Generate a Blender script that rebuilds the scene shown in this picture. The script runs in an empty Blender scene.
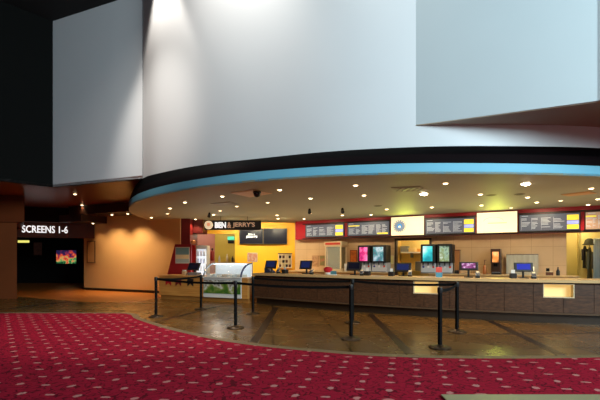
import bpy, bmesh, math, random
from mathutils import Vector, Matrix
random.seed(7)
sc = bpy.context.scene
COL = sc.collection
PI = math.pi
EYE, HZ, F = 1.45, 257.6, 400.0          # eye height (m), horizon row, focal length (px of a 600 wide frame)

# ------------------------------------------------------------------ measuring helpers
def gx(px, Y): return (px - 300.0) / F * Y
def gz(py, Y): return EYE - (py - HZ) * Y / F
def floor_pt(px, py):
    Y = EYE * F / (py - HZ)
    return (gx(px, Y), Y)
def lin(c): return tuple((v / 12.92 if v <= .04045 else ((v + .055) / 1.055) ** 2.4) for v in c)
def rgb(r, g, b): return lin((r / 255., g / 255., b / 255.))

# ------------------------------------------------------------------ materials
MATS = {}
def mat(name, col, rough=.5, metal=0., emit=None, es=0., spec=.5, noise=0., nscale=8., alpha=1., trans=0., bump=0., stretch=(1, 1, 1)):
    if name in MATS: return MATS[name]
    m = bpy.data.materials.new(name); m.use_nodes = True
    nt = m.node_tree; b = nt.nodes['Principled BSDF']
    b.inputs['Base Color'].default_value = (*col, 1)
    b.inputs['Roughness'].default_value = rough
    b.inputs['Metallic'].default_value = metal
    b.inputs['Specular IOR Level'].default_value = spec
    if emit is not None:
        b.inputs['Emission Color'].default_value = (*emit, 1)
        b.inputs['Emission Strength'].default_value = es
    if trans: b.inputs['Transmission Weight'].default_value = trans
    if alpha < 1: b.inputs['Alpha'].default_value = alpha
    if noise or bump:
        tc = nt.nodes.new('ShaderNodeTexCoord'); mp = nt.nodes.new('ShaderNodeMapping')
        mp.inputs['Scale'].default_value = stretch
        nz = nt.nodes.new('ShaderNodeTexNoise'); nz.inputs['Scale'].default_value = nscale; nz.inputs['Detail'].default_value = 4
        nt.links.new(tc.outputs['Object'], mp.inputs['Vector']); nt.links.new(mp.outputs['Vector'], nz.inputs['Vector'])
        if noise:
            mx = nt.nodes.new('ShaderNodeMix'); mx.data_type = 'RGBA'
            mx.inputs['A'].default_value = (*[c * (1 - noise) for c in col], 1)
            mx.inputs['B'].default_value = (*[min(1, c * (1 + noise)) for c in col], 1)
            nt.links.new(nz.outputs['Fac'], mx.inputs['Factor']); nt.links.new(mx.outputs['Result'], b.inputs['Base Color'])
        if bump:
            bp = nt.nodes.new('ShaderNodeBump'); bp.inputs['Strength'].default_value = bump; bp.inputs['Distance'].default_value = .01
            nt.links.new(nz.outputs['Fac'], bp.inputs['Height']); nt.links.new(bp.outputs['Normal'], b.inputs['Normal'])
    MATS[name] = m
    return m

class N:
    """tiny node-graph helper"""
    def __init__(s, m): s.t = m.node_tree
    def math(s, op, a, b=None, c=None):
        n = s.t.nodes.new('ShaderNodeMath'); n.operation = op
        for i, v in enumerate((a, b, c)):
            if v is None: continue
            if isinstance(v, (int, float)): n.inputs[i].default_value = v
            else: s.t.links.new(v, n.inputs[i])
        return n.outputs[0]
    def mix(s, f, a, b):
        n = s.t.nodes.new('ShaderNodeMix'); n.data_type = 'RGBA'
        for k, v in (('Factor', f), ('A', a), ('B', b)):
            if isinstance(v, (int, float)): n.inputs[k].default_value = v
            elif isinstance(v, tuple): n.inputs[k].default_value = (*v, 1)
            else: s.t.links.new(v, n.inputs[k])
        return n.outputs['Result']
    def noise(s, vec, scale, detail=3):
        n = s.t.nodes.new('ShaderNodeTexNoise'); n.inputs['Scale'].default_value = scale; n.inputs['Detail'].default_value = detail
        s.t.links.new(vec, n.inputs['Vector']); return n.outputs['Fac']
    def coords(s, rot=0, scale=(1, 1, 1), kind='Object'):
        tc = s.t.nodes.new('ShaderNodeTexCoord'); mp = s.t.nodes.new('ShaderNodeMapping')
        mp.inputs['Rotation'].default_value = (0, 0, rot); mp.inputs['Scale'].default_value = scale
        s.t.links.new(tc.outputs[kind], mp.inputs['Vector'])
        sp = s.t.nodes.new('ShaderNodeSeparateXYZ'); s.t.links.new(mp.outputs['Vector'], sp.inputs[0])
        return mp.outputs['Vector'], sp.outputs[0], sp.outputs[1], sp.outputs[2]

def carpet_mat():
    m = mat('carpet_red', rgb(120, 14, 32), .95, spec=.1)
    g = N(m); b = m.node_tree.nodes['Principled BSDF']
    vec, x, y, z = g.coords(math.radians(7))
    u = g.math('DIVIDE', x, .316); v = g.math('DIVIDE', y, .285)
    u = g.math('SUBTRACT', u, g.math('MULTIPLY', v, .12))
    iu = g.math('FLOOR', u); iv = g.math('FLOOR', v)
    fu = g.math('SUBTRACT', g.math('SUBTRACT', u, iu), .5); fv = g.math('SUBTRACT', g.math('SUBTRACT', v, iv), .5)
    par = g.math('MODULO', g.math('ABSOLUTE', g.math('ADD', iu, iv)), 2.)
    ru = g.math('ADD', .125, g.math('MULTIPLY', par, .06)); rv = g.math('SUBTRACT', .16, g.math('MULTIPLY', par, .07))
    d = g.math('SQRT', g.math('ADD', g.math('POWER', g.math('DIVIDE', fu, ru), 2.), g.math('POWER', g.math('DIVIDE', fv, rv), 2.)))
    nz = g.noise(vec, 40, 2)
    d = g.math('ADD', d, g.math('MULTIPLY', g.math('SUBTRACT', nz, .5), 1.1))
    spot = g.math('LESS_THAN', d, .95)
    # dark curls between the spots
    n2 = g.noise(vec, 9, 1)
    curl = g.math('LESS_THAN', g.math('ABSOLUTE', g.math('SUBTRACT', n2, .5)), .028)
    n3 = g.noise(vec, 60, 3)
    base = g.mix(n3, rgb(126, 10, 32), rgb(176, 26, 54))
    base = g.mix(g.math('MULTIPLY', curl, .7), base, rgb(52, 8, 18))
    colr = g.mix(g.math('MULTIPLY', spot, .75), base, rgb(204, 140, 132))
    m.node_tree.links.new(colr, b.inputs['Base Color'])
    return m

def tile_mat(name, c1, c2, grout, size, rot, rough, gw=.008):
    m = mat(name, c1, rough); g = N(m); b = m.node_tree.nodes['Principled BSDF']
    vec, x, y, z = g.coords(rot)
    u = g.math('DIVIDE', x, size[0]); v = g.math('DIVIDE', y, size[1])
    iu = g.math('FLOOR', u); iv = g.math('FLOOR', v)
    fu = g.math('SUBTRACT', u, iu); fv = g.math('SUBTRACT', v, iv)
    line = g.math('MAXIMUM', g.math('LESS_THAN', fu, gw / size[0]), g.math('LESS_THAN', fv, gw / size[1]))
    wn = m.node_tree.nodes.new('ShaderNodeTexWhiteNoise'); wn.noise_dimensions = '2D'
    cm = m.node_tree.nodes.new('ShaderNodeCombineXYZ')
    m.node_tree.links.new(iu, cm.inputs[0]); m.node_tree.links.new(iv, cm.inputs[1]); m.node_tree.links.new(cm.outputs[0], wn.inputs['Vector'])
    nz = g.noise(vec, 1.2, 3)
    f = g.math('ADD', g.math('MULTIPLY', wn.outputs['Value'], .5), g.math('MULTIPLY', nz, .5))
    colr = g.mix(line, g.mix(f, c1, c2), grout)
    m.node_tree.links.new(colr, b.inputs['Base Color'])
    b.inputs['Specular IOR Level'].default_value = .35
    rr = g.math('ADD', g.math('MULTIPLY', nz, .1), rough - .05)
    m.node_tree.links.new(rr, b.inputs['Roughness'])
    return m

def wall_tile_mat():
    """beige wall panels with thin vertical and horizontal joints (local x along the wall, z up)"""
    m = mat('beige_panel', rgb(206, 166, 116), .45); g = N(m); b = m.node_tree.nodes['Principled BSDF']
    vec, x, y, z = g.coords(0)
    fu = g.math('FRACT', g.math('DIVIDE', x, .6)); fv = g.math('FRACT', g.math('DIVIDE', z, .6))
    line = g.math('MAXIMUM', g.math('LESS_THAN', fu, .016), g.math('LESS_THAN', fv, .016))
    base = g.mix(g.noise(vec, 2.5, 4), rgb(196, 160, 118), rgb(214, 182, 140))
    m.node_tree.links.new(g.mix(g.math('MULTIPLY', line, .6), base, rgb(150, 112, 74)), b.inputs['Base Color'])
    return m

def wood_mat(name, c1, c2, rough=.4, sc_=(1.2, 30, 30)):
    m = mat(name, c1, rough); g = N(m); b = m.node_tree.nodes['Principled BSDF']
    vec, x, y, z = g.coords(0, sc_)
    n = g.noise(vec, 1.0, 6)
    n = g.math('MULTIPLY', g.math('SUBTRACT', n, .3), 2.4)
    n.node.use_clamp = True
    m.node_tree.links.new(g.mix(n, c1, c2), b.inputs['Base Color'])
    return m

def poster_mat(name, stops, scale, es=0., seed=0., vertical=.0, shift=0.):
    """blotchy printed or lit picture"""
    m = mat(name, stops[0], .4); g = N(m); b = m.node_tree.nodes['Principled BSDF']
    vec, x, y, z = g.coords(0)
    mp = vec.node; mp.inputs['Location'].default_value = (seed, 0, 0)
    n = g.noise(vec, scale, 3)
    if vertical: n = g.math('ADD', g.math('ADD', n, shift), g.math('MULTIPLY', z, vertical))
    r = m.node_tree.nodes.new('ShaderNodeValToRGB'); m.node_tree.links.new(n, r.inputs[0])
    cr = r.color_ramp
    k = len(stops)
    while len(cr.elements) < k: cr.elements.new(.5)
    for i, s in enumerate(stops):
        cr.elements[i].position = .28 + .44 * i / max(1, k - 1); cr.elements[i].color = (*s, 1)
    m.node_tree.links.new(r.outputs[0], b.inputs['Base Color'])
    if es:
        m.node_tree.links.new(r.outputs[0], b.inputs['Emission Color']); b.inputs['Emission Strength'].default_value = es
    return m

WHITE = mat('white_wall_paint', rgb(206, 206, 208), .55, noise=.02, nscale=1.5)
DARKWALL = mat('dark_wall_paint', rgb(9, 9, 8), .85, spec=.1)
BLACKCEIL = mat('black_ceiling', rgb(12, 12, 12), .9)
CANOPY = mat('canopy_paint', rgb(168, 162, 132), .6, spec=.3)
BLUE = mat('blue_band_paint', rgb(108, 174, 198), .55, spec=.2)
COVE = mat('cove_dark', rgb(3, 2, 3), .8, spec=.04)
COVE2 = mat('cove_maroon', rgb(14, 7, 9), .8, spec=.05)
BROWN = mat('brown_gloss', rgb(112, 54, 28), .3, noise=.15, nscale=2)
BROWN2 = mat('brown_panel', rgb(128, 66, 34), .45, noise=.1, nscale=2)
DARKBROWN = mat('dark_brown_panel', rgb(52, 28, 20), .4)
TAN = mat('tan_wall_paint', rgb(222, 176, 116), .6, noise=.03, nscale=3)
MAROON = mat('maroon_paint', rgb(122, 24, 28), .5)
RED = mat('red_paint', rgb(168, 20, 34), .4)
YELLOW = mat('yellow_wall_paint', rgb(255, 186, 16), .5)
CREAMWALL = mat('cream_wall_paint', rgb(232, 206, 140), .6)
PINK = mat('pink_wall_paint', rgb(190, 132, 124), .6)
OLIVE = mat('olive_wall_paint', rgb(196, 176, 72), .6)
SKIRT = mat('skirting_dark', rgb(40, 22, 14), .4)
BEIGE = wall_tile_mat()
CARPET = carpet_mat()
TILE = tile_mat('floor_tile', rgb(82, 56, 26), rgb(112, 80, 40), rgb(16, 11, 6), (1.22, 1.22), math.radians(-4), .27, .026)
ORANGE = mat('orange_floor', rgb(190, 112, 44), .35, noise=.1, nscale=6)
STRIPE = mat('dark_floor_inlay', rgb(44, 28, 18), .3, noise=.15, nscale=5)
EDGE = mat('pale_stone_edging', rgb(118, 98, 70), .5, noise=.1)
WOOD_DK = wood_mat('counter_wood_dark', rgb(58, 36, 24), rgb(98, 66, 44))
WOOD_LT = wood_mat('counter_wood_light', rgb(190, 126, 58), rgb(216, 156, 82))
TOPSTONE = mat('counter_top_beige', rgb(206, 172, 122), .3, noise=.06, nscale=20)
KICK = mat('kick_dark', rgb(54, 38, 26), .35)
BLACK = mat('black_metal', rgb(6, 5, 5), .6, spec=.15)
BLACKP = mat('black_plastic', rgb(22, 22, 24), .45)
BELT = mat('belt_fabric', rgb(8, 8, 8), .9, spec=.2)
BRONZE = mat('bronze_base', rgb(60, 46, 34), .35, metal=.6)
WHITEP = mat('white_plastic', rgb(228, 228, 226), .4)
CREAMP = mat('cream_plastic', rgb(226, 206, 166), .45)
STEEL = mat('steel', rgb(190, 190, 190), .22, metal=1.)
GREYP = mat('grey_plastic', rgb(120, 124, 130), .45)
CHROME = mat('pale_trim', rgb(210, 205, 195), .4)
GLASS = mat('clear_glass', (.95, .98, 1.), .05, trans=1., alpha=.35)
DKBLUE = mat('tray_blue', rgb(44, 64, 110), .4)
SCRBLUE = mat('screen_blue', rgb(10, 20, 60), .3, emit=rgb(22, 38, 92), es=.6)
SCRBRIGHT = mat('screen_bright_blue', rgb(10, 20, 90), .3, emit=rgb(14, 28, 170), es=.9)
SCRDARK = mat('screen_dark', rgb(14, 16, 30), .25, emit=rgb(24, 26, 46), es=.25, spec=.2)
SCRPURP = poster_mat('screen_purple', [rgb(20, 14, 30), rgb(120, 50, 110), rgb(190, 170, 200)], 16, .7)
MENUGREY = mat('menu_screen_grey', rgb(70, 72, 80), .35, emit=rgb(84, 88, 98), es=.9)
MENUTXT = mat('menu_text', rgb(180, 184, 188), .5, emit=rgb(190, 196, 200), es=.5)
MENUYEL = mat('menu_yellow', rgb(230, 200, 50), .5, emit=rgb(238, 214, 70), es=1.0)
MENULIL = mat('menu_lilac', rgb(150, 160, 220), .5, emit=rgb(160, 168, 226), es=1.0)
MENUTAN = mat('menu_screen_tan', rgb(150, 120, 96), .4, emit=rgb(176, 142, 112), es=.8)
CREAMLIT = mat('cream_lightbox', rgb(250, 236, 200), .5, emit=rgb(255, 236, 190), es=.92)
CREAMTXT = mat('cream_lightbox_print', rgb(238, 214, 170), .5, emit=rgb(228, 200, 150), es=.75)
NICHELIT = mat('niche_cream', rgb(244, 214, 150), .5, emit=rgb(250, 206, 122), es=.55)
LETTER = mat('white_letters', rgb(250, 250, 250), .4, emit=rgb(255, 255, 255), es=1.0)
LETTERTAN = mat('tan_letters', rgb(200, 160, 130), .4, emit=rgb(190, 150, 120), es=.6)
LOGOBLUE = mat('logo_blue', rgb(60, 140, 200), .5, emit=rgb(70, 150, 210), es=.9)
LOGOGREY = mat('logo_grey', rgb(130, 140, 150), .5, emit=rgb(140, 150, 160), es=.8)
LAMP = mat('lamp_glow', (1, .85, .6), .5, emit=(1., .74, .42), es=9.)
LAMPHOT = mat('lamp_glow_bright', (1, .9, .7), .5, emit=(1., .85, .62), es=55.)
LAMPDIM = mat('lamp_glow_dim', (1, .85, .6), .5, emit=(1., .7, .4), es=4.)
TRIMP = mat('downlight_trim', rgb(210, 196, 168), .4)
TEAL = mat('teal_plastic', rgb(70, 190, 160), .4, emit=rgb(70, 190, 160), es=.35)

# ------------------------------------------------------------------ mesh helpers
def new_bm(): return bmesh.new()
def add_box(bm, x0, x1, y0, y1, z0, z1, M=None, bevel=0.):
    r = bmesh.ops.create_cube(bm, size=1.)
    vs = r['verts']
    bmesh.ops.transform(bm, verts=vs, matrix=Matrix.Translation(((x0 + x1) / 2, (y0 + y1) / 2, (z0 + z1) / 2)) @ Matrix.Diagonal((abs(x1 - x0), abs(y1 - y0), abs(z1 - z0), 1)))
    if bevel > 0:
        es = list({e for v in vs for e in v.link_edges})
        rb = bmesh.ops.bevel(bm, geom=es, offset=bevel, segments=2, profile=.5, affect='EDGES')
        vs = list({v for f in rb['faces'] for v in f.verts} | {v for v in vs if v.is_valid})
    if M is not None: bmesh.ops.transform(bm, verts=[v for v in vs if v.is_valid], matrix=M)
    return vs
def add_cyl(bm, p0, p1, r0, r1=None, n=16):
    r1 = r0 if r1 is None else r1
    p0, p1 = Vector(p0), Vector(p1); d = p1 - p0
    r = bmesh.ops.create_cone(bm, cap_ends=True, segments=n, radius1=r0, radius2=r1, depth=d.length)
    q = d.to_track_quat('Z', 'Y').to_matrix().to_4x4()
    bmesh.ops.transform(bm, verts=r['verts'], matrix=Matrix.Translation((p0 + p1) / 2) @ q)
def add_lathe(bm, prof, n=24, c=(0, 0, 0), axis='Z'):
    rings = []
    for (r, z) in prof:
        ring = []
        for k in range(n):
            a = 2 * PI * k / n
            if axis == 'Z': p = (c[0] + r * math.cos(a), c[1] + r * math.sin(a), c[2] + z)
            else: p = (c[0] + r * math.cos(a), c[1] + z, c[2] + r * math.sin(a))
            ring.append(bm.verts.new(p))
        rings.append(ring)
    for a, b in zip(rings, rings[1:]):
        for k in range(n):
            bm.faces.new((a[k], a[(k + 1) % n], b[(k + 1) % n], b[k]))
    bm.faces.new(rings[0][::-1]); bm.faces.new(rings[-1])
def add_prism(bm, pts, z0, z1):
    """plan polygon pts extruded from z0 to z1"""
    a = [bm.verts.new((p[0], p[1], z0)) for p in pts]; b = [bm.verts.new((p[0], p[1], z1)) for p in pts]
    n = len(pts)
    bm.faces.new(a[::-1]); bm.faces.new(b)
    for k in range(n): bm.faces.new((a[k], a[(k + 1) % n], b[(k + 1) % n], b[k]))
def add_profile(bm, prof, x0, x1):
    """profile in (y, z) extruded along x"""
    a = [bm.verts.new((x0, p[0], p[1])) for p in prof]; b = [bm.verts.new((x1, p[0], p[1])) for p in prof]
    n = len(prof)
    bm.faces.new(a); bm.faces.new(b[::-1])
    for k in range(n): bm.faces.new((a[k], b[k], b[(k + 1) % n], a[(k + 1) % n]))
def add_frontshape(bm, pts, y0, y1):
    """outline in (x, z) extruded along y"""
    a = [bm.verts.new((p[0], y0, p[1])) for p in pts]; b = [bm.verts.new((p[0], y1, p[1])) for p in pts]
    n = len(pts)
    bm.faces.new(a); bm.faces.new(b[::-1])
    for k in range(n): bm.faces.new((a[k], b[k], b[(k + 1) % n], a[(k + 1) % n]))
def link(name, bm, m, parent=None, smooth=False):
    bmesh.ops.recalc_face_normals(bm, faces=bm.faces)
    me = bpy.data.meshes.new(name); bm.to_mesh(me); bm.free()
    me.materials.append(m)
    if smooth:
        for p in me.polygons: p.use_smooth = True
        try: me.set_sharp_from_angle(angle=math.radians(40))
        except Exception: pass
    o = bpy.data.objects.new(name, me); COL.objects.link(o)
    if parent is not None: o.parent = parent
    return o
def struct(name, bm, m, smooth=False, parent=None):
    o = link(name, bm, m, parent, smooth)
    if parent is None: o['kind'] = 'structure'
    return o
def tag(o, label, cat, group=None):
    o['label'] = label; o['category'] = cat
    if group: o['group'] = group
    return o
def thing(name, label, cat, loc=(0, 0, 0), rz=0., group=None):
    o = bpy.data.objects.new(name, None); COL.objects.link(o); o.empty_display_size = .1
    o.location = loc; o.rotation_euler = (0, 0, rz)
    return tag(o, label, cat, group)
def bx(name, m, parent, *b, bevel=0., label=None):
    bm = new_bm(); add_box(bm, *b, bevel=bevel); o = link(name, bm, m, parent)
    if label: o['label'] = label
    return o
def copy_thing(root, loc, rz, label):
    r = root.copy(); COL.objects.link(r); r.location = loc; r.rotation_euler = (0, 0, rz); r['label'] = label
    for ch in list(root.children):
        c = ch.copy(); COL.objects.link(c); c.parent = r
        for g in ch.children:
            d = g.copy(); COL.objects.link(d); d.parent = c
    return r
def text_mesh(name, body, m, parent, x0, x1, z0, z1, y, depth=.02, bold=.012):
    cu = bpy.data.curves.new(name, 'FONT'); cu.body = body; cu.size = 1.; cu.extrude = .02; cu.offset = bold
    cu.resolution_u = 3
    tmp = bpy.data.objects.new(name + '_tmp', cu); COL.objects.link(tmp)
    dg = bpy.context.evaluated_depsgraph_get(); dg.update()
    me = bpy.data.meshes.new_from_object(tmp.evaluated_get(dg)); bpy.data.objects.remove(tmp)
    me.name = name
    xs = [v.co.x for v in me.vertices]; ys = [v.co.y for v in me.vertices]; zs = [v.co.z for v in me.vertices]
    ax, bx_, ay, by = min(xs), max(xs), min(ys), max(ys); az, bz = min(zs), max(zs)
    for v in me.vertices:
        v.co = (x0 + (v.co.x - ax) / (bx_ - ax) * (x1 - x0), y - depth * (v.co.z - az) / max(1e-6, bz - az), z0 + (v.co.y - ay) / (by - ay) * (z1 - z0))
    me.materials.clear(); me.materials.append(m)
    o = bpy.data.objects.new(name, me); COL.objects.link(o); o.parent = parent
    return o
def catmull(pts, n=10):
    out = []
    P = [Vector(p) for p in pts]; P = [2 * P[0] - P[1]] + P + [2 * P[-1] - P[-2]]
    for i in range(1, len(P) - 2):
        for k in range(n):
            t = k / n
            a, b, c, d = P[i - 1], P[i], P[i + 1], P[i + 2]
            out.append(.5 * ((2 * b) + (c - a) * t + (2 * a - 5 * b + 4 * c - d) * t * t + (3 * b - a - 3 * c + d) * t ** 3))
    out.append(P[-2]); return out
def seg_wall(name, p0, p1, z0, z1, m, thick=.12, parent=None):
    """upright slab between two plan points; its thickness goes away from the camera. Local x runs along it."""
    p0, p1 = Vector(p0), Vector(p1); d = p1 - p0; L = d.length
    bm = new_bm(); add_box(bm, 0, L, 0, thick, z0, z1)
    o = struct(name, bm, m, parent=parent); o.location = (p0.x, p0.y, 0); o.rotation_euler = (0, 0, math.atan2(d.y, d.x))
    return o
def spot(name, loc, target, energy, angle, col, blend=.6, radius=.05, parent=None):
    l = bpy.data.lights.new(name, 'SPOT'); l.energy = energy; l.spot_size = math.radians(angle); l.spot_blend = blend
    l.color = col; l.shadow_soft_size = radius
    o = bpy.data.objects.new(name, l); COL.objects.link(o); o.location = loc
    o.rotation_euler = (Vector(target) - Vector(loc)).to_track_quat('-Z', 'Y').to_euler()
    return o
def area(name, loc, target, energy, sx, sy, col, spread=180):
    l = bpy.data.lights.new(name, 'AREA'); l.shape = 'RECTANGLE'; l.size = sx; l.size_y = sy; l.energy = energy; l.color = col
    l.spread = math.radians(spread)
    o = bpy.data.objects.new(name, l); COL.objects.link(o); o.location = loc
    o.rotation_euler = (Vector(target) - Vector(loc)).to_track_quat('-Z', 'Y').to_euler()
    return o
def point(name, loc, energy, col, r=.1):
    l = bpy.data.lights.new(name, 'POINT'); l.energy = energy; l.color = col; l.shadow_soft_size = r
    o = bpy.data.objects.new(name, l); COL.objects.link(o); o.location = loc; return o

# ================================================================== SETTING
# floor
bm = new_bm(); add_box(bm, -22, 18, -8, 26, -.1, 0); struct('floor', bm, TILE)
# carpet with a curved edge
edge = catmull([(-16, 10.6), (-11, 10.4), (-7.7, 10.35), (-5.2, 10.33), (-4.4, 10.2), (-3.9, 9.45), (-3.2, 8.62), (-2.45, 7.84), (-1.4, 6.95),
                (-.55, 6.45), (.3, 6.1), (1.1, 5.85), (2.14, 5.72), (3.72, 5.72), (5.2, 5.9), (7.5, 6.5), (11, 8)], 8)
bm = new_bm(); add_prism(bm, [(-16, -7.5)] + [(p.x, p.y) for p in edge] + [(11, -7.5)], 0., .012)
o = struct('floor_carpet', bm, CARPET)
bm = new_bm()
nrm = []
for i, p in enumerate(edge):
    a = edge[max(0, i - 1)]; b = edge[min(len(edge) - 1, i + 1)]; t = (b - a).normalized(); nrm.append(Vector((-t.y, t.x)))
for i in range(len(edge) - 1):
    a, b = edge[i], edge[i + 1]; c, d = b + nrm[i + 1] * .15, a + nrm[i] * .15
    vs = [bm.verts.new((q.x, q.y, h)) for h in (.001, .014) for q in (a, b, c, d)]
    bm.faces.new(vs[4:]); bm.faces.new((vs[0], vs[1], vs[5], vs[4])); bm.faces.new((vs[2], vs[3], vs[7], vs[6]))
struct('trim_1', bm, EDGE)
# dark inlaid strips across the tiles
for k, (a, b, w) in enumerate([((1.80, 10.3), (1.66, 6.02), .15), ((4.35, 9.2), (3.88, 5.85), .15), ((-.70, 11.6), (-.79, 6.75), .16), ((-2.45, 11.9), (-3.25, 9.0), .16), ((-7.6, 13.2), (-8.6, 10.5), .16)]):
    a, b = Vector(a), Vector(b); d = (b - a).normalized(); n = Vector((-d.y, d.x)) * w / 2
    bm = new_bm(); add_prism(bm, [a + n, b + n, b - n, a - n], .0005, .003)
    struct('trim_%d' % (k + 2), bm, STRIPE)
arc = catmull([(-9, 11.4), (-5, 10.9), (-3.6, 10.1), (-2.2, 9.0), (-.8, 8.2), (.8, 7.75), (2.4, 7.6), (4.2, 7.6), (6, 7.75), (9, 8.6)], 8)
bm = new_bm()
for a, b in zip(arc, arc[1:]):
    add_prism(bm, [(a.x, a.y - .012), (b.x, b.y - .012), (b.x, b.y + .012), (a.x, a.y + .012)], .0005, .002)
struct('trim_7', bm, STRIPE)
# orange-brown floor in front of the corridor
bm = new_bm(); add_prism(bm, [(-16, 22.8), (-12.2, 15.6), (-10.3, 14.75), (-7.05, 13.06), (-5.8, 12.9), (-5.15, 13.35), (-5.05, 15.85), (-9.7, 17.95), (-9.9, 22.8)], .0005, .008)
struct('floor_orange', bm, ORANGE)
# pale platform at the lower right of the carpet
pl = thing('low_platform', 'pale low platform lying on the red carpet nearest the camera', 'platform', (1.46, 4.15, .012))
bx('deck', mat('pale_laminate', rgb(150, 144, 110), .4), pl, 0, 3.6, -1.2, 0, .008, .02, bevel=.003)
bx('side_frame', GREYP, pl, .02, 3.58, -1.18, -.02, 0, .008)

# ---- curved canopy over the counters
CX, CY = 2.7, 16.3
def canopy(theta, r=8.9):
    """theta measured from the front (towards the camera), positive to the right"""
    a = r if theta < 0 else r + 4.1
    return Vector((CX + a * math.sin(theta), CY - r * math.cos(theta)))
TH = [math.radians(t) for t in range(-112, 82, 2)]
outer = [canopy(t) for t in TH]
white_pts = [(-4.30, 10.95), (-3.59, 10.26), (-2.35, 9.41), (-.76, 8.70), (.61, 8.18), (1.97, 7.89), (3.11, 7.78), (4.49, 7.80), (5.94, 7.93), (8.0, 8.45), (10.5, 9.6), (13, 11.6)]
back_pts = [(-5.75, 18.6), (-5.85, 16.3), (-5.62, 14.2), (-5.1, 12.4)]
inner_all = catmull(back_pts + white_pts, 8)
def inner_at(t):
    """point of the recessed white wall line on the same bearing from the canopy's centre"""
    p = canopy(t); d = (p - Vector((CX, CY)))
    best = None
    for a, b in zip(inner_all, inner_all[1:]):
        e = b - a; den = d.x * (-e.y) + e.x * d.y
        if abs(den) < 1e-9: continue
        rx, ry = a.x - CX, a.y - CY
        s = (rx * (-e.y) + e.x * ry) / den; u = (d.x * ry - d.y * rx) / den
        if -1e-6 <= u <= 1 + 1e-6 and s > 0: best = Vector((CX, CY)) + d * s
    return best if best is not None else Vector((CX, CY)) + d * .95
inner = [inner_at(t) for t in TH]
HC, HB, HW, HT, HL = 3.0, 3.2, 3.62, 10.2, 8.72
bm = new_bm()
add_prism(bm, [(p.x, p.y) for p in outer] + [(14.5, 20), (-5, 20)], HC, HC + .04)
struct('ceiling_canopy', bm, CANOPY)
def loft(rows):
    bm = new_bm(); vr = [[bm.verts.new(p) for p in r] for r in rows]
    for a, b in zip(vr, vr[1:]):
        for k in range(len(a) - 1): bm.faces.new((a[k], a[k + 1], b[k + 1], b[k]))
    return bm
struct('trim_8', loft([[(p.x, p.y, z) for p in outer] for z in (HC, HB)] + [[(o_.x + (i_.x - o_.x) * .1, o_.y + (i_.y - o_.y) * .1, HB) for o_, i_ in zip(outer, inner)]]), BLUE, True)
def mixp(f, z): return [(o_.x + (i_.x - o_.x) * f, o_.y + (i_.y - o_.y) * f, z) for o_, i_ in zip(outer, inner)]
struct('trim_9', loft([mixp(.1, HB), mixp(.16, HB + .12), mixp(.3, HB + .2)]), COVE2, True)
struct('trim_10', loft([mixp(.3, HB + .2), mixp(.55, HB + .3), mixp(1., HW)]), COVE, True)
# ---- tall white walls above
wl = catmull(white_pts, 8)
struct('wall_front', loft([[(p.x, p.y, z) for p in wl] for z in (HW, HT)]), WHITE, True)
LC = Vector((-7.6, 12.3)); SEAM = Vector((-4.30, 10.95))
seg_wall('wall_left', LC, SEAM, HW, HT, WHITE, .1)
bm = new_bm(); add_box(bm, -.012, .012, -.004, .02, HW, HT); o = struct('trim_11', bm, GREYP); o.location = (SEAM.x, SEAM.y, 0)
seg_wall('wall_dark', (-13.0, 6.3), LC, HW, HT, DARKWALL, .1)
# projecting box on the right
bm = new_bm(); add_prism(bm, [(2.22, 7.87), (4.93, 6.63), (6.6, 5.1), (12, 4.4), (12, 9.0), (8.0, 8.4), (5.0, 7.83), (3.1, 7.80)], 4.05, HT)
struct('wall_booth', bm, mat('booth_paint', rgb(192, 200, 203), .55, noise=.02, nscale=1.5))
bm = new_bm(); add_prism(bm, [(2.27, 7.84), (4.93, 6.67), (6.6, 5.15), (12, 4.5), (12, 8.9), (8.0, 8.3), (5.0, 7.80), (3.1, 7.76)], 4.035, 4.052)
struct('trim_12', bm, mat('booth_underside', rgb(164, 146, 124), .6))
# dark upper ceiling
bm = new_bm(); add_box(bm, -4.95, 18, -8, 26, HT, HT + .1); add_box(bm, -22, -4.95, -8, 26, HL, HL + .1); add_box(bm, -5.0, -4.95, -8, 26, HL, HT); struct('ceiling', bm, BLACKCEIL)
# ---- lower foyer ceiling on the left
bm = new_bm(); add_prism(bm, [(-16, 3.5), (-13.0, 6.3), (LC.x, LC.y), (SEAM.x, SEAM.y), (-4.9, 12.2), (-5.5, 14.2), (-5.75, 16.3), (-5.5, 19.5), (-16, 19.5)], HW, HW + .08)
struct('ceiling_foyer', bm, BROWN)
# ---- walls behind
T0, T1 = Vector((-9.76, 18.07)), Vector((-4.75, 15.85))
seg_wall('wall_tan', T0, T1, 0, 3.6, TAN, .12)
td = (T1 - T0).normalized(); tn = Vector((td.y, -td.x))
o = seg_wall('baseboard_tan', T0 + tn * .012, T1 + tn * .012, 0, .1, SKIRT, .012)
def tw(px, o=.02):
    p = T0 + tn * o; k = (px - 300) / F; s = (k * p.y - p.x) / (td.x - k * td.y); return p + td * s
# dropped soffit in front of the tan wall
bm = new_bm(); p, q = T0 + td * .5, T1 - td * .2
add_prism(bm, [p, q, q + tn * 1.1, p + tn * 1.1], 3.24, 3.6); struct('ceiling_soffit', bm, DARKBROWN)
p, q = T0 + td * .1, tw(107, .005)
bm = new_bm(); add_prism(bm, [p, q, q + tn * 1.25, p + tn * 1.25], 2.94, 3.24); struct('ceiling_soffit_lower', bm, DARKBROWN)
# sign bulkhead over the corridor
S0, S1 = Vector((-11.9, 16.55)), Vector((-9.12, 17.75))
seg_wall('wall_bulkhead', S0 + Vector((-.03, .12)), S1 + Vector((-.03, .12)), 2.95, 3.6, mat('deep_brown', rgb(30, 14, 9), .7, spec=.1), .1)
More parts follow.
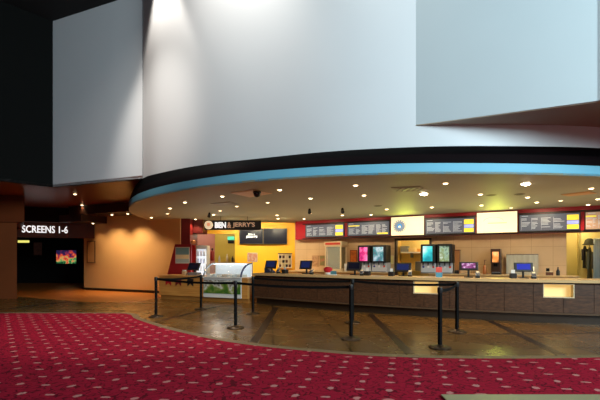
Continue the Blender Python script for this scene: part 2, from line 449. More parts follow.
# pillar and bulkhead on the far left
bm = new_bm(); add_prism(bm, [(-13, 14.1), (-9.98, 14.1), (-11.75, 16.5), (-13, 16.5)], 0, 2.7); struct('pillar', bm, BROWN2)
bm = new_bm(); add_prism(bm, [(-13, 14.02), (-9.66, 14.02), (-11.45, 16.5), (-13, 16.5)], 2.7, 3.6); struct('wall_far_left', bm, BROWN)
# corridor
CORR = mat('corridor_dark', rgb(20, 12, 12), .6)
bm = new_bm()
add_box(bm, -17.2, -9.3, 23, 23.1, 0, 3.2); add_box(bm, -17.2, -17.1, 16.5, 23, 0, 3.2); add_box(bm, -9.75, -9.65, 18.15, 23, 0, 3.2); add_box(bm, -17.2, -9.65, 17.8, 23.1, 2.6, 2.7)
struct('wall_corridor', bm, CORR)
# ---- yellow wall (ice cream side)
Y0, Y1 = Vector((-5.15, 17.1)), Vector((-.2, 17.68))
yd = (Y1 - Y0).normalized(); yl = (Y1 - Y0).length
def ys(px):
    k = (px - 300) / F; return (k * Y0.y - Y0.x) / (yd.x - k * yd.y)
bm = new_bm(); a, b = ys(191), ys(235)
add_box(bm, b, yl + .1, 0, .12, 0, 3.0); add_box(bm, a, b, 0, .12, 2.48, 3.0); add_box(bm, 0, a, 0, .12, 0, 3.0)
o = struct('wall_yellow', bm, YELLOW); o.location = (Y0.x, Y0.y, 0); o.rotation_euler = (0, 0, math.atan2(yd.y, yd.x))
# maroon pilaster and lintel
bm = new_bm(); add_box(bm, -4.78, -4.37, 15.9, 17.05, 0, 3.0); struct('wall_maroon', bm, MAROON)
bm = new_bm(); add_box(bm, -4.37, -3.95, 16.3, 17.05, 2.44, 3.0); struct('trim_13', bm, mat('maroon_dark', rgb(92, 18, 22), .5))
# back room behind the ice cream counter
seg_wall('wall_back_room_pink', (-5.6, 18.6), (-4.25, 20.0), 0, 3.0, PINK, .1)
seg_wall('wall_back_room_olive', (-4.25, 20.0), (-2.2, 20.0), 0, 3.0, OLIVE, .1)
bm = new_bm(); add_box(bm, -5.7, -5.6, 17.25, 18.7, 0, 3); add_box(bm, -2.3, -2.2, 17.6, 20, 0, 3); struct('wall_back_room_side', bm, CREAMWALL)
# ---- main back wall
A = Vector((-.4, 17.3)); B = Vector((10.5, 10.9)); wd = (B - A).normalized(); wn = Vector((wd.y, -wd.x)); WR = math.atan2(wd.y, wd.x)
def ws(px, o=0.):
    """distance along the wall line (offset o into the room) where picture column px meets it"""
    k = (px - 300) / F; a = A + wn * o
    return (k * a.y - a.x) / (wd.x - k * wd.y)
def W(s, o=0., z=0.):
    p = A + wd * s + wn * o; return (p.x, p.y, z)
def wall_frame(o, off=0.):
    o.location = (*W(0, off)[:2], 0); o.rotation_euler = (0, 0, WR); return o
d0, d1 = ws(396.5, -.35), ws(430, -.35); e0, e1 = ws(566.5, -.35), ws(622, -.35); s_end = e1 + 2
bm = new_bm()
add_box(bm, 0, d0, .35, .47, 0, 3.0); add_box(bm, d0, d1, .35, .47, 2.12, 3.0); add_box(bm, d1, e0, .35, .47, 0, 3.0)
add_box(bm, e0, e1, .35, .47, 2.3, 3.0); add_box(bm, e1, s_end, .35, .47, 0, 3.0)
wall_frame(struct('wall_back', bm, BEIGE))
# dark door frame of the middle doorway
bm = new_bm()
add_box(bm, d0 - .06, d0 + .02, .30, .48, 0, 2.16); add_box(bm, d1 - .02, d1 + .06, .30, .48, 0, 2.16); add_box(bm, d0 - .06, d1 + .06, .30, .48, 2.1, 2.17)
wall_frame(struct('door_1', bm, mat('door_frame_dark', rgb(50, 30, 18), .4)))
# kitchen beyond the doorway
KIT = mat('kitchen_yellow_paint', rgb(232, 206, 130), .6)
bm = new_bm()
add_box(bm, d0 - .5, d1 + .8, 2.3, 2.4, 0, 2.6); add_box(bm, d0 - .5, d0 - .4, .47, 2.3, 0, 2.6); add_box(bm, d1 + .7, d1 + .8, .47, 2.3, 0, 2.6); add_box(bm, d0 - .5, d1 + .8, .47, 2.4, 2.55, 2.65)
wall_frame(struct('wall_kitchen', bm, KIT))
# alcove on the right
bm = new_bm()
ec = ws(577, -1.9)
add_box(bm, e0 - .12, ec, 1.9, 2.0, 0, 2.7); add_box(bm, e0 - .22, e0 - .12, .47, 2.0, 0, 2.7); add_box(bm, e0 - .2, e1 + .3, .47, 2.5, 2.68, 2.78)
add_box(bm, ec, ec + .08, 1.5, 2.0, 0, 2.7); add_box(bm, ec, e1 + .3, 1.5, 1.6, 0, 2.7); add_box(bm, e1 + .2, e1 + .3, .47, 1.6, 0, 2.7)
wall_frame(struct('wall_alcove', bm, mat('alcove_yellow_paint', rgb(222, 206, 138), .6)))
# red fascia carrying the menus
f0 = ws(295.5)
bm = new_bm(); add_box(bm, f0, s_end, 0, .36, 2.22, 3.0)
wall_frame(struct('trim_14', bm, RED))
bm = new_bm(); add_box(bm, f0 + .35, s_end, -.012, 0, 2.22, 2.27); add_box(bm, f0 + .35, s_end, -.012, 0, 2.84, 2.88)
wall_frame(struct('trim_15', bm, DARKBROWN))

# ================================================================== COUNTERS
# main front counter, following a gentle curve
cb = catmull([(-1.45, 12.52), (-.2, 11.66), (1.09, 10.82), (2.1, 10.24), (3.16, 9.72), (4.57, 9.15), (5.5, 8.84), (6.3, 8.62), (7.6, 8.32), (9.2, 8.05)], 10)
def tangents(pl):
    out = []
    for i in range(len(pl)):
        t = (pl[min(i + 1, len(pl) - 1)] - pl[max(i - 1, 0)]).normalized(); out.append(Vector((-t.y, t.x)))   # points away from the camera
    return out
cn = tangents(cb)
cl = [0.]
for a, b in zip(cb, cb[1:]): cl.append(cl[-1] + (b - a).length)
def cat(s):
    s = max(0, min(cl[-1] - 1e-6, s))
    for i in range(len(cb) - 1):
        if cl[i + 1] >= s:
            f = (s - cl[i]) / (cl[i + 1] - cl[i]); return cb[i].lerp(cb[i + 1], f), cn[i].lerp(cn[i + 1], f).normalized()
    return cb[-1], cn[-1]
def cs_at(px, off=0.):
    best = (1e9, 0)
    for k in range(2001):
        s = cl[-1] * k / 2000; p, n = cat(s); q = p + n * off
        e = abs(300 + F * q.x / q.y - px)
        if e < best[0]: best = (e, s)
    return best[1]
def ribbon(bm, s0, s1, off0, off1, z0, z1, step=.18):
    n = max(1, int(math.ceil((s1 - s0) / step))); rows = []
    for k in range(n + 1):
        p, nn = cat(s0 + (s1 - s0) * k / n); a, b = p + nn * off0, p + nn * off1
        rows.append([bm.verts.new((q.x, q.y, z)) for q, z in ((a, z0), (a, z1), (b, z1), (b, z0))])
    for r, t in zip(rows, rows[1:]):
        for k in range(4): bm.faces.new((r[k], t[k], t[(k + 1) % 4], r[(k + 1) % 4]))
    bm.faces.new(rows[0]); bm.faces.new(rows[-1][::-1])
SL = cl[-1]
mc = thing('service_counter', 'long curved service counter with dark wood front and beige top', 'counter')
bm = new_bm(); ribbon(bm, 0, SL, -.08, .78, .90, .965); link('countertop', bm, TOPSTONE, mc)
niches = [(cs_at(413.5), cs_at(438.5)), (cs_at(543), cs_at(574.5))]
bm = new_bm()
seams = [SL * k / 20 for k in range(21)]
for a, b in zip(seams, seams[1:]):
    ribbon(bm, a + .004, b - .004, 0, .03, .24, .57)
    segs = [(a + .004, b - .004)]
    for (u, v) in niches:
        new = []
        for (m0, m1) in segs:
            if v <= m0 or u >= m1: new.append((m0, m1))
            else:
                if u > m0: new.append((m0, u))
                if v < m1: new.append((v, m1))
        segs = new
    for m0, m1 in segs:
        if m1 - m0 > .02: ribbon(bm, m0, m1, 0, .03, .574, .87)
link('front_panel', bm, WOOD_DK, mc)
bm = new_bm(); ribbon(bm, .02, SL, .03, .7, .2, .57); ribbon(bm, .02, SL, .2, .7, .57, .89); ribbon(bm, .02, SL, .06, .1, .86, .9); link('carcass', bm, KICK, mc)
bm = new_bm(); ribbon(bm, .03, SL, .1, .6, .0, .2); link('kick_board', bm, KICK, mc)
bm = new_bm(); ribbon(bm, 0, SL, -.02, .06, .2, .235); link('foot_rail', bm, mat('rail_brown', rgb(92, 70, 52), .3), mc)
for (u, v) in niches:
    bm = new_bm(); ribbon(bm, u, v, .15, .19, .575, .86); nb = link('display_niche', bm, NICHELIT, mc); nb['label'] = 'lit cream recess set into the dark wood front'
    bm = new_bm(); ribbon(bm, u, u + .02, -.005, .15, .57, .87); ribbon(bm, v - .02, v, -.005, .15, .57, .87); ribbon(bm, u, v, -.005, .15, .565, .585); ribbon(bm, u, v, -.005, .15, .855, .87)
    link('niche_frame', bm, CREAMP, nb)
# back counter along the wall
bc = thing('back_counter', 'beige back counter along the wall under the menus', 'counter')
for nm, m, b in (('cabinet', WOOD_LT, (.08, d0 - .12, -.30, .34, 0, .86)), ('worktop', TOPSTONE, (.05, d0 - .1, -.34, .34, .86, .9))):
    bm = new_bm(); add_box(bm, *b); wall_frame(link(nm, bm, m, bc))
bc2 = thing('back_counter', 'beige back counter along the wall between the doorway and the alcove', 'counter')
for nm, m, b in (('cabinet', mat('beige_cabinet', rgb(196, 148, 96), .45), (d1 + .12, e0 + .25, -.30, .34, 0, .86)), ('worktop', TOPSTONE, (d1 + .1, e0 + .28, -.34, .34, .86, .9))):
    bm = new_bm(); add_box(bm, *b); wall_frame(link(nm, bm, m, bc2))

# ice cream counter (left)
I0, I1 = Vector((-4.95, 14.05)), Vector((-1.62, 12.62)); idr = (I1 - I0).normalized(); IR = math.atan2(idr.y, idr.x); IL = (I1 - I0).length
inr = Vector((idr.y, -idr.x))
def iloc(s, o=0., z=0.):
    p = I0 + idr * s - inr * o; return (p.x, p.y, z)     # o positive away from the camera
def isx(px, o=0.):
    k = (px - 300) / F; a = I0 - inr * o; return (k * a.y - a.x) / (idr.x - k * idr.y)
fs0, fs1 = isx(203.5), isx(241.5)
ic = thing('side_counter', 'light wood counter with red pennants at the left of the ice cream freezer', 'counter', iloc(0), IR)
bx('worktop', mat('counter_top_tan', rgb(214, 160, 92), .35), ic, -.03, fs0 - .01, -.04, .75, .80, .84)
bx('front_panel', WOOD_LT, ic, 0, fs0 - .01, 0, .7, .14, .80)
bx('plinth', mat('plinth_tan', rgb(170, 112, 52), .45), ic, .03, fs0 - .01, .05, .68, 0, .14)
ip = thing('end_counter', 'light wood end panel unit between the freezer and the dark counter', 'counter', iloc(fs1 + .01), IR)
il = IL - fs1 - .05
bx('front_panel', WOOD_LT, ip, 0, il, 0, .7, .14, .78)
bx('plinth', MATS['plinth_tan'], ip, 0, il, .05, .68, 0, .14)
bx('worktop', MATS['counter_top_tan'], ip, 0, il, -.02, .75, .78, .81)
# ice cream display freezer
fz = thing('ice_cream_freezer', 'white ice cream display freezer with sloping curved glass', 'freezer', iloc(fs0), IR)
fw = fs1 - fs0
bx('cabinet', WHITEP, fz, 0, fw, -.02, .78, .14, .78, bevel=.01)
bx('plinth', MATS['plinth_tan'], fz, 0, fw, .05, .7, 0, .14)
bx('ledge', WHITEP, fz, -.02, fw + .02, -.06, .82, .78, .82, bevel=.01)
gp = bx('graphic_panel', poster_mat('freezer_graphic', [rgb(60, 110, 40), rgb(96, 130, 50), rgb(150, 160, 90), rgb(216, 220, 214), rgb(110, 96, 84), rgb(226, 230, 230)], 4, 0, 3., .6, -.33), fz, .04, fw - .02, -.035, -.02, .28, .72, label='green and white printed picture on the freezer front')
bm = new_bm()
prof = [(-.02, .83), (.0, .92), (.06, 1.02), (.16, 1.12), (.3, 1.20), (.46, 1.25), (.62, 1.26)]
for a, b in zip(prof, prof[1:]):
    vs = [bm.verts.new((x, y, z)) for (x, (y, z)) in ((0.02, a), (fw - .02, a), (fw - .02, b), (.02, b))]; bm.faces.new(vs)
bmesh.ops.remove_doubles(bm, verts=bm.verts, dist=.001)
gl = link('curved_glass', bm, mat('freezer_glass', (.85, .95, 1.), .08, alpha=.22, spec=.8), fz, True)
for x in (.0, fw - .03):
    bm = new_bm(); add_frontshape(bm, [(0, 0)] * 0 + [(0, 0), (0, 1), (1, 1)], 0, 1); bm.free()
    bm = new_bm(); add_profile(bm, [(-.04, .82)] + [(y - .012, z + .008) for y, z in prof[1:]] + [(.66, 1.27), (.66, 1.23)] + [(y + .03, z - .03) for y, z in prof[::-1][:-1]] + [(.02, .82)], x, x + .03)
    link('glass_frame', bm, DKBLUE if x > 0 else STEEL, fz)
bx('back_panel', mat('freezer_inner', rgb(236, 242, 246), .4, emit=rgb(214, 230, 240), es=.35), fz, .03, fw - .03, .64, .7, .82, 1.26)
for k in range(7):
    bx('ice_cream_tub', mat('tub_%d' % (k % 4), [rgb(240, 230, 220), rgb(200, 210, 214), rgb(226, 226, 220), rgb(196, 176, 150)][k % 4], .5), fz, .06 + k * (fw - .1) / 7, .03 + (k + .82) * (fw - .1) / 7, .1, .55, .82, .9, bevel=.02)
bx('light_strip', mat('freezer_light', rgb(250, 252, 255), .4, emit=rgb(230, 244, 255), es=3.), fz, .05, fw - .05, .5, .56, 1.215, 1.235)
# pennants on the side counter's front
for k, (px, m, lab) in enumerate([(168.5, RED, 'swallow-tailed red pennant at the left end of the light wood counter'), (178.5, MATS['maroon_paint'], 'middle red pennant on the light wood counter'), (190.5, BLACKP, 'black pennant on the light wood counter near the freezer')]):
    s = isx(px); bm = new_bm(); w = .13
    add_frontshape(bm, [(-w, .73), (w, .73), (w * .9, .48), (0, .58), (-w * .9, .48)], -.012, -.002)
    o = link('pennant', bm, m); o.location = iloc(s); o.rotation_euler = (0, 0, IR); tag(o, lab, 'pennant', 'pennants on the side counter')

# ================================================================== THINGS
# ---- queue posts
def post_parts(root):
    bm = new_bm(); add_lathe(bm, [(.175, 0), (.177, .012), (.168, .022), (.11, .038), (.05, .05), (.034, .06)], 32); link('base', bm, BRONZE, root, True)
    bm = new_bm(); add_cyl(bm, (0, 0, .05), (0, 0, .885), .034, n=20); link('pole', bm, BLACK, root, True)
    bm = new_bm(); add_lathe(bm, [(.036, .88), (.041, .89), (.041, .955), (.038, .97), (.02, .978)], 20); link('head', bm, BLACKP, root, True)
posts = [(floor_pt(156, 316.8), 'black queue post at the left corner, nearest the tan wall'), (floor_pt(201, 309.3), 'black queue post in front of the side counter pennants'),
         (floor_pt(235.5, 328), 'black queue post in front of the ice cream freezer'), (floor_pt(253, 314), "black queue post at the dark counter's left end"),
         (floor_pt(351, 339.2), 'black queue post in the middle of the front belt line'), (floor_pt(352.5, 323), 'black queue post half hidden behind another, close to the counter'),
         (floor_pt(440, 348), 'black queue post nearest the camera, below a lit counter recess'), (floor_pt(457, 332), 'black queue post farthest right, near the counter')]
belts = {0: [2, 1], 2: [4], 3: [5], 5: [7], 7: [6]}
q0 = None
roots = []
for i, ((x, y), lab) in enumerate(posts):
    if q0 is None:
        q0 = thing('queue_post', lab, 'queue barrier', (x, y, 0), 0, 'belt queue posts'); post_parts(q0); roots.append(q0)
    else: roots.append(copy_thing(q0, (x, y, 0), 0, lab))
for i, js in belts.items():
    for j in js:
        p = Vector((*posts[i][0], 0)); q = Vector((*posts[j][0], 0)); d = (q - p); L = d.length; dn = d.normalized(); sd = Vector((-dn.y, dn.x, 0)) * .0015
        bm = new_bm(); rows = []
        for k in range(13):
            t = k / 12; c = dn * (.04 + (L - .08) * t); sag = .035 * 4 * t * (1 - t)
            rows.append([bm.verts.new(c + sd * s_ + Vector((0, 0, .925 - sag + h))) for s_, h in ((-1, -.025), (-1, .025), (1, .025), (1, -.025))])
        for r, t in zip(rows, rows[1:]):
            for k in range(4): bm.faces.new((r[k], t[k], t[(k + 1) % 4], r[(k + 1) % 4]))
        link('belt', bm, BELT, roots[i])

# ---- menus
def menu(px0, px1, z0, z1, lab, kind='dark', seed=0, hi=True):
    s0, s1 = ws(px0, .05), ws(px1, .05); w = s1 - s0
    t = thing('menu_board', lab, 'menu board', W(s0, .014, z0), WR, 'menu boards over the back counter'); h = z1 - z0
    r = random.Random(seed)
    bx('frame', BLACKP, t, 0, w, -.05, 0, 0, h, bevel=.006)
    bx('screen', {'dark': MENUGREY, 'tan': MENUTAN}[kind], t, .025, w - .025, -.056, -.05, .025, h - .025)
    bx('heading', MENUTXT, t, .08, .26, -.06, -.056, h - .07, h - .052)
    cols = [(.05, .2), (.22, .33), (.38, .54), (.58, .75)] if hi else [(.05, .2), (.22, .32), (.36, .5), (.52, .66), (.7, .82), (.84, .95)]
    for (c0, c1) in cols:
        bm = new_bm(); x0 = c0 * w; add_box(bm, x0 - .006, x0, -.0585, -.056, .06, h - .12)
        for k in range(9):
            if r.random() < .22: continue
            z = h - .13 - k * (h - .2) / 9; ww = (c1 - c0) * w * r.uniform(.5, 1)
            add_box(bm, x0 - .003, x0 + ww, -.06, -.056, z - .02, z - .004)
        link('text_column', bm, MENUTXT, t)
    if hi:
        bx('offer_panel', MENUYEL, t, .79 * w, .97 * w, -.062, -.056, h * .58, h * .86, label='yellow offer box'); bx('offer_panel', MENUYEL, t, .79 * w, .97 * w, -.062, -.056, h * .1, h * .33, label='yellow offer box')
        bx('price_strip', MENULIL, t, .79 * w, .97 * w, -.062, -.056, h * .36, h * .55, label='lilac strip between the yellow boxes')
    else:
        bx('offer_panel', MENUYEL, t, .03 * w, .3 * w, -.062, -.056, h * .7, h * .77, label='yellow highlight strip'); bx('offer_panel', MENUYEL, t, .72 * w, .96 * w, -.062, -.056, h * .1, h * .2, label='yellow highlight strip')
    return t
menu(305.5, 344.2, 2.29, 2.83, 'grey menu screen farthest left, over the popcorn cabinet', 'dark', 1)
menu(347.5, 389.8, 2.29, 2.84, 'grey menu screen with thin yellow strips, left of the round logo sign', 'dark', 2, False)
menu(425.2, 475.2, 2.27, 2.83, 'grey menu screen between the two glowing cream signs', 'dark', 3)
menu(518.8, 580.6, 2.27, 2.83, 'wide grey menu screen right of the plain cream sign', 'dark', 4)
menu(584.6, 624, 2.27, 2.83, 'tan menu screen cut off by the right edge', 'tan', 5, False)
def cream(px0, px1, lab):
    s0, s1 = ws(px0, .07), ws(px1, .07); w = s1 - s0; h = .70
    t = thing('light_box_sign', lab, 'sign', W(s0, .014, 2.26), WR, 'cream light boxes between the menus')
    bx('case', DARKBROWN, t, 0, w, -.06, 0, 0, h); bx('diffuser', CREAMLIT, t, .012, w - .012, -.07, -.06, .012, h - .012)
    return t, w, h
t, w, h = cream(391, 424.3, 'glowing cream sign with a round blue and grey logo')
bm = new_bm(); cx, cz = .27 * w, .5 * h
add_lathe(bm, [(.235, -.072), (.235, -.076), (.165, -.076), (.165, -.072)], 32, (cx, 0, cz), 'Y'); link('logo_ring', bm, LOGOGREY, t)
bm = new_bm()
for k in range(16):
    a = 2 * PI * k / 16; m_ = Matrix.Translation((cx + .2 * math.cos(a), -.077, cz + .2 * math.sin(a))) @ Matrix.Rotation(-a, 4, 'Y')
    add_box(bm, -.012, .012, -.002, .002, -.02, .02, m_)
link('ring_lettering', bm, CREAMLIT, t)
bm = new_bm(); add_lathe(bm, [(.09, -.072), (.09, -.077)], 24, (cx, 0, cz), 'Y'); link('logo_disc', bm, LOGOBLUE, t)
bm = new_bm(); add_lathe(bm, [(.045, -.077), (.045, -.08)], 20, (cx, 0, cz - .02), 'Y'); link('logo_center', bm, CREAMLIT, t)
t, w, h = cream(476.6, 517.6, 'plain glowing cream sign with faint oval print')
bm = new_bm()
for k in range(24):
    a0, a1 = PI * k / 23, PI * (k + 1) / 23
    c0 = (w * .42 + .3 * math.cos(a0), h * .55 + .14 * math.sin(a0)); c1 = (w * .42 + .3 * math.cos(a1), h * .55 + .14 * math.sin(a1))
    if k < 23: add_box(bm, min(c0[0], c1[0]), max(c0[0], c1[0]) + .004, -.0725, -.07, min(c0[1], c1[1]) - .004, max(c0[1], c1[1]) + .004)
add_box(bm, w * .28, w * .75, -.0725, -.07, h * .44, h * .5)
link('faint_print', bm, CREAMTXT, t)

# ---- twin screens on the yellow wall
def ywall(px, o=0., z=0.):
    yn = Vector((yd.y, -yd.x)); p = Y0 + yn * o; k = (px - 300) / F; s = (k * p.y - p.x) / (yd.x - k * yd.y); q = p + yd * s; return (q.x, q.y, z)
YR = math.atan2(yd.y, yd.x)
for k, (a, b, lab) in enumerate([(239.4, 263, 'black wall screen showing a white logo, under the hanging sign'), (263.3, 287, 'dark blue-black wall screen beside the one with a white logo')]):
    p0 = Vector(ywall(a, .14, 2.04)); p1 = Vector(ywall(b, .14, 2.04)); w = (p1 - p0).length; h = .68
    t = thing('wall_screen', lab, 'screen', p0, YR, 'twin wall screens')
    bx('casing', BLACKP, t, 0, w, -.03, .04, 0, h, bevel=.008); bx('panel', SCRDARK, t, .03, w - .03, -.036, -.03, .03, h - .03)
    bx('bracket', BLACK, t, w * .35, w * .65, .04, .13, h * .35, h * .65)
    if k == 0:
        text_mesh('logo_small_line', "BEN &", LETTER, t, w * .38, w * .66, h * .56, h * .66, -.037, .004)
        text_mesh('logo_large_line', "JERRY'S", LETTER, t, w * .28, w * .76, h * .36, h * .53, -.037, .004, .03)
# ---- hanging brand sign
sx0, sx1 = gx(204.5, 15), gx(261, 15)
t = thing('hanging_sign', 'black hanging sign with pale letters over the ice cream freezer', 'sign', (sx0, 15, 2.49), math.radians(2))
w = sx1 - sx0; h = .36
bx('board', mat('sign_black', rgb(22, 14, 16), .4), t, 0, w, 0, .06, 0, h, bevel=.006)
text_mesh('lettering_ben', 'BEN', LETTER, t, .39, .80, .07, .29, 0, .02, .035)
text_mesh('lettering_and', '&', LETTERTAN, t, .85, 1.0, .07, .29, 0, .02, .02)
text_mesh('lettering_jerrys', "JERRY'S", LETTERTAN, t, 1.05, 1.88, .07, .29, 0, .02, .02)
bm = new_bm(); add_lathe(bm, [(.15, .0), (.16, -.03), (.13, -.045)], 28, (.16, 0, .18), 'Y'); e = link('round_emblem', bm, mat('emblem_cream', rgb(240, 220, 190), .5, emit=rgb(240, 214, 176), es=.7), t)
bm = new_bm(); add_lathe(bm, [(.07, -.045), (.06, -.055)], 18, (.16, 0, .2), 'Y'); link('emblem_patch', bm, mat('emblem_peach', rgb(240, 170, 130), .5, emit=rgb(240, 160, 120), es=.6), e)
for x in (.6, 1.6):
    bm = new_bm(); add_cyl(bm, (x, .03, h), (x, .03, .51), .008, n=8); link('hanger', bm, BLACK, t)

# ---- SCREENS sign over the corridor
sdv = (S1 - S0).normalized(); SR = math.atan2(sdv.y, sdv.x); sw = (S1 - S0).length
t = thing('corridor_sign', 'dark brown sign reading SCREENS 1-6 over the corridor', 'sign', (S0.x, S0.y, 2.3), SR)
bx('board', mat('sign_brown', rgb(74, 34, 20), .4, spec=.2), t, 0, sw, 0, .1, 0, .64, bevel=.008)
bx('top_trim', mat('sign_edge_lit', rgb(120, 90, 88), .3), t, 0, sw * .8, -.04, .1, .64, .67)  # pinkish tone paints in the light caught by the sign's top edge
def ss(px):
    k = (px - 300) / F; return (k * S0.y - S0.x) / (sdv.x - k * sdv.y)
text_mesh('lettering', 'SCREENS 1-6', LETTER, t, ss(22), ss(67.8), .20, .50, 0, .03, .008)
# corridor: exit sign, lit picture
t = thing('exit_light', 'small glowing yellow-green sign in the corridor mouth', 'sign', (gx(17.5, 17.9), 17.9, 2.1))
bx('case', BLACKP, t, 0, .55, .0, .06, 0, .14); bx('lens', mat('exit_glow', rgb(200, 210, 90), .4, emit=rgb(226, 220, 110), es=1.2), t, .02, .53, -.01, 0, .02, .12)
t = thing('lit_poster', 'glowing red, orange and green picture screen at the end of the dark corridor', 'screen', (gx(55.5, 22.6), 22.6, gz(264.5, 22.6)))
bx('case', BLACKP, t, 0, 1.22, 0, .1, 0, .86)
bx('picture', poster_mat('corridor_picture', [rgb(24, 70, 40), rgb(80, 160, 90), rgb(230, 150, 90), rgb(210, 70, 40), rgb(120, 40, 80), rgb(40, 30, 70)], 4, .9, 5., .55, -.2), t, .05, 1.17, -.012, 0, .05, .8)
t = thing('wall_poster', 'dim framed poster on the dark corridor end wall', 'poster', (gx(33, 22.8), 22.8, 1.55))
bx('frame', BLACKP, t, 0, .55, 0, .05, 0, .8); bx('print', poster_mat('dim_print', [rgb(30, 20, 22), rgb(80, 50, 40), rgb(50, 30, 34)], 5, .1), t, .04, .51, -.01, 0, .04, .76)
# frame on the tan wall
a, b = tw(87.2), tw(95.2); TR = math.atan2(td.y, td.x)
t = thing('poster_frame', 'tall thin dark frame hung on the tan wall beside the corridor', 'frame', (a.x, a.y, gz(263, a.y)), TR)
w = (b - a).length; h = gz(241, a.y) - gz(263, a.y)
bm = new_bm(); add_box(bm, 0, .035, -.02, .01, 0, h); add_box(bm, w - .035, w, -.02, .01, 0, h); add_box(bm, .035, w - .035, -.02, .01, 0, .035); add_box(bm, .035, w - .035, -.02, .01, h - .035, h)
link('frame', bm, mat('frame_brown', rgb(96, 62, 34), .4), t); bx('backing', mat('frame_backing', rgb(206, 160, 104), .6), t, .035, w - .035, -.005, .01, .035, h - .035)

# ---- red stand with framed print behind the side counter
t = thing('red_display_stand', 'red display stand with a slanted left edge and a framed print', 'display stand', (gx(175, 15.2), 15.2, 0))
w = gx(191, 15.2) - gx(175, 15.2)
bm = new_bm(); add_frontshape(bm, [(0, 1.96), (w, 1.96), (w, 0), (-.5, 0)], 0, .12); link('board', bm, mat('stand_red', rgb(150, 24, 30), .4), t)
pr = bx('print_frame', CHROME, t, .02, w - .05, -.025, 0, 1.23, 1.85, bevel=.006)
bx('print_upper', mat('print_blue', rgb(118, 158, 170), .5), pr, .04, w - .07, -.03, -.025, 1.56, 1.82); bx('print_middle', mat('print_cream', rgb(226, 208, 168), .5), pr, .04, w - .07, -.03, -.025, 1.4, 1.56)
bx('print_lower', mat('print_grey', rgb(168, 182, 184), .5), pr, .04, w - .07, -.03, -.025, 1.26, 1.4)
# slim cooler
t = thing('drinks_cooler', 'tall slim glowing white drinks cooler behind the freezer', 'fridge', (gx(196, 15.7), 15.7, 0))
w = gx(207, 15.7) - gx(196, 15.7)
bx('cabinet', WHITEP, t, 0, w, 0, .5, 0, 1.93, bevel=.012)
bx('lit_door', mat('cooler_lit', rgb(225, 232, 240), .3, emit=rgb(224, 232, 244), es=.85), t, .04, w - .04, -.02, 0, .3, 1.78)
for k in range(5):
    bm = new_bm()
    for j in range(3): add_lathe(bm, [(.035, 0), (.04, .01), (.04, .14), (.018, .19), (.018, .22)], 10, (.1 + j * (w - .2) / 2, -.06, .36 + k * .29))
    add_box(bm, .04, w - .04, -.1, -.02, .345 + k * .29, .36 + k * .29); link('stocked_shelf', bm, mat('cooler_stock_%d' % (k % 3), [rgb(206, 214, 236), rgb(232, 234, 240), rgb(220, 226, 236)][k % 3], .4), t)
bx('handle', STEEL, t, w - .035, w - .015, -.05, -.02, .8, 1.2)
# red slim banner
t = thing('banner_stand', 'narrow red banner with a round top, left of the slim cooler', 'banner', (gx(193.3, 15.9), 15.9, 0))
bm = new_bm(); add_box(bm, -.09, .09, 0, .03, .05, 1.95, bevel=.01); link('panel', bm, mat('banner_red', rgb(200, 34, 36), .5), t)
bm = new_bm(); add_lathe(bm, [(.02, -.06), (.09, -.03), (.11, .02), (.09, .07), (.03, .1)], 18, (0, .015, 2.04)); link('round_top', bm, mat('banner_top', rgb(224, 150, 100), .5), t, True)
bx('foot', BLACK, t, -.12, .12, -.1, .13, 0, .05)
# red extinguisher-like cylinder on the pink wall
t = thing('fire_extinguisher', 'dark red cylinder with black top on the pink back room wall', 'fire extinguisher', (gx(212.3, 19.3), 19.3, 1.3))
bm = new_bm(); add_lathe(bm, [(.075, 0), (.09, .03), (.09, .4), (.05, .47), (.03, .5)], 18); link('cylinder', bm, mat('ext_red', rgb(130, 24, 26), .35), t, True)
bm = new_bm(); add_lathe(bm, [(.03, .49), (.045, .5), (.045, .58), (.02, .6)], 14); add_box(bm, -.02, .02, -.12, .03, .54, .57); link('valve', bm, BLACK, t)
# teal lamp by the doorway
t = thing('teal_lamp', 'small teal and black lantern sign beside the yellow doorway edge', 'lamp', (gx(230.8, 16.95), 16.95, 2.07))
bx('housing', BLACK, t, -.13, .13, 0, .14, -.02, .12, bevel=.02); bx('teal_cover', TEAL, t, -.15, .15, -.02, .16, .12, .28, bevel=.03)
# shelf with bottles in the back room
t = thing('wall_shelf', 'plain shelf in the olive back room behind the freezer', 'shelf', (-4.2, 19.75, 1.2))
bx('board', CREAMP, t, 0, 1.8, 0, .24, 0, .03); bx('bracket', GREYP, t, .2, .23, .02, .24, -.18, 0); bx('bracket', GREYP, t, 1.5, 1.53, .02, .24, -.18, 0)
b0 = None
for k, (x, hs, c, lab) in enumerate([(-4.0, 1., rgb(190, 190, 200), 'grey bottle at the left of the back room shelf'), (-3.62, 1.25, rgb(226, 220, 200), 'cream bottle on the back room shelf'), (-3.35, .9, rgb(60, 50, 44), 'dark bottle on the back room shelf'), (-3.05, 1.1, rgb(200, 120, 90), 'orange bottle at the right of the back room shelf')]):
    bm = new_bm(); add_lathe(bm, [(.05, 0), (.055, .01), (.055, .2 * hs), (.022, .27 * hs), (.022, .32 * hs)], 14)
    o = link('bottle', bm, mat('bottle_%d' % k, c, .3), None, True); o.location = (x, 19.86, 1.23); tag(o, lab, 'bottle', 'bottles on the back room shelf')

# ---- machines on the back counter
BCZ = .9
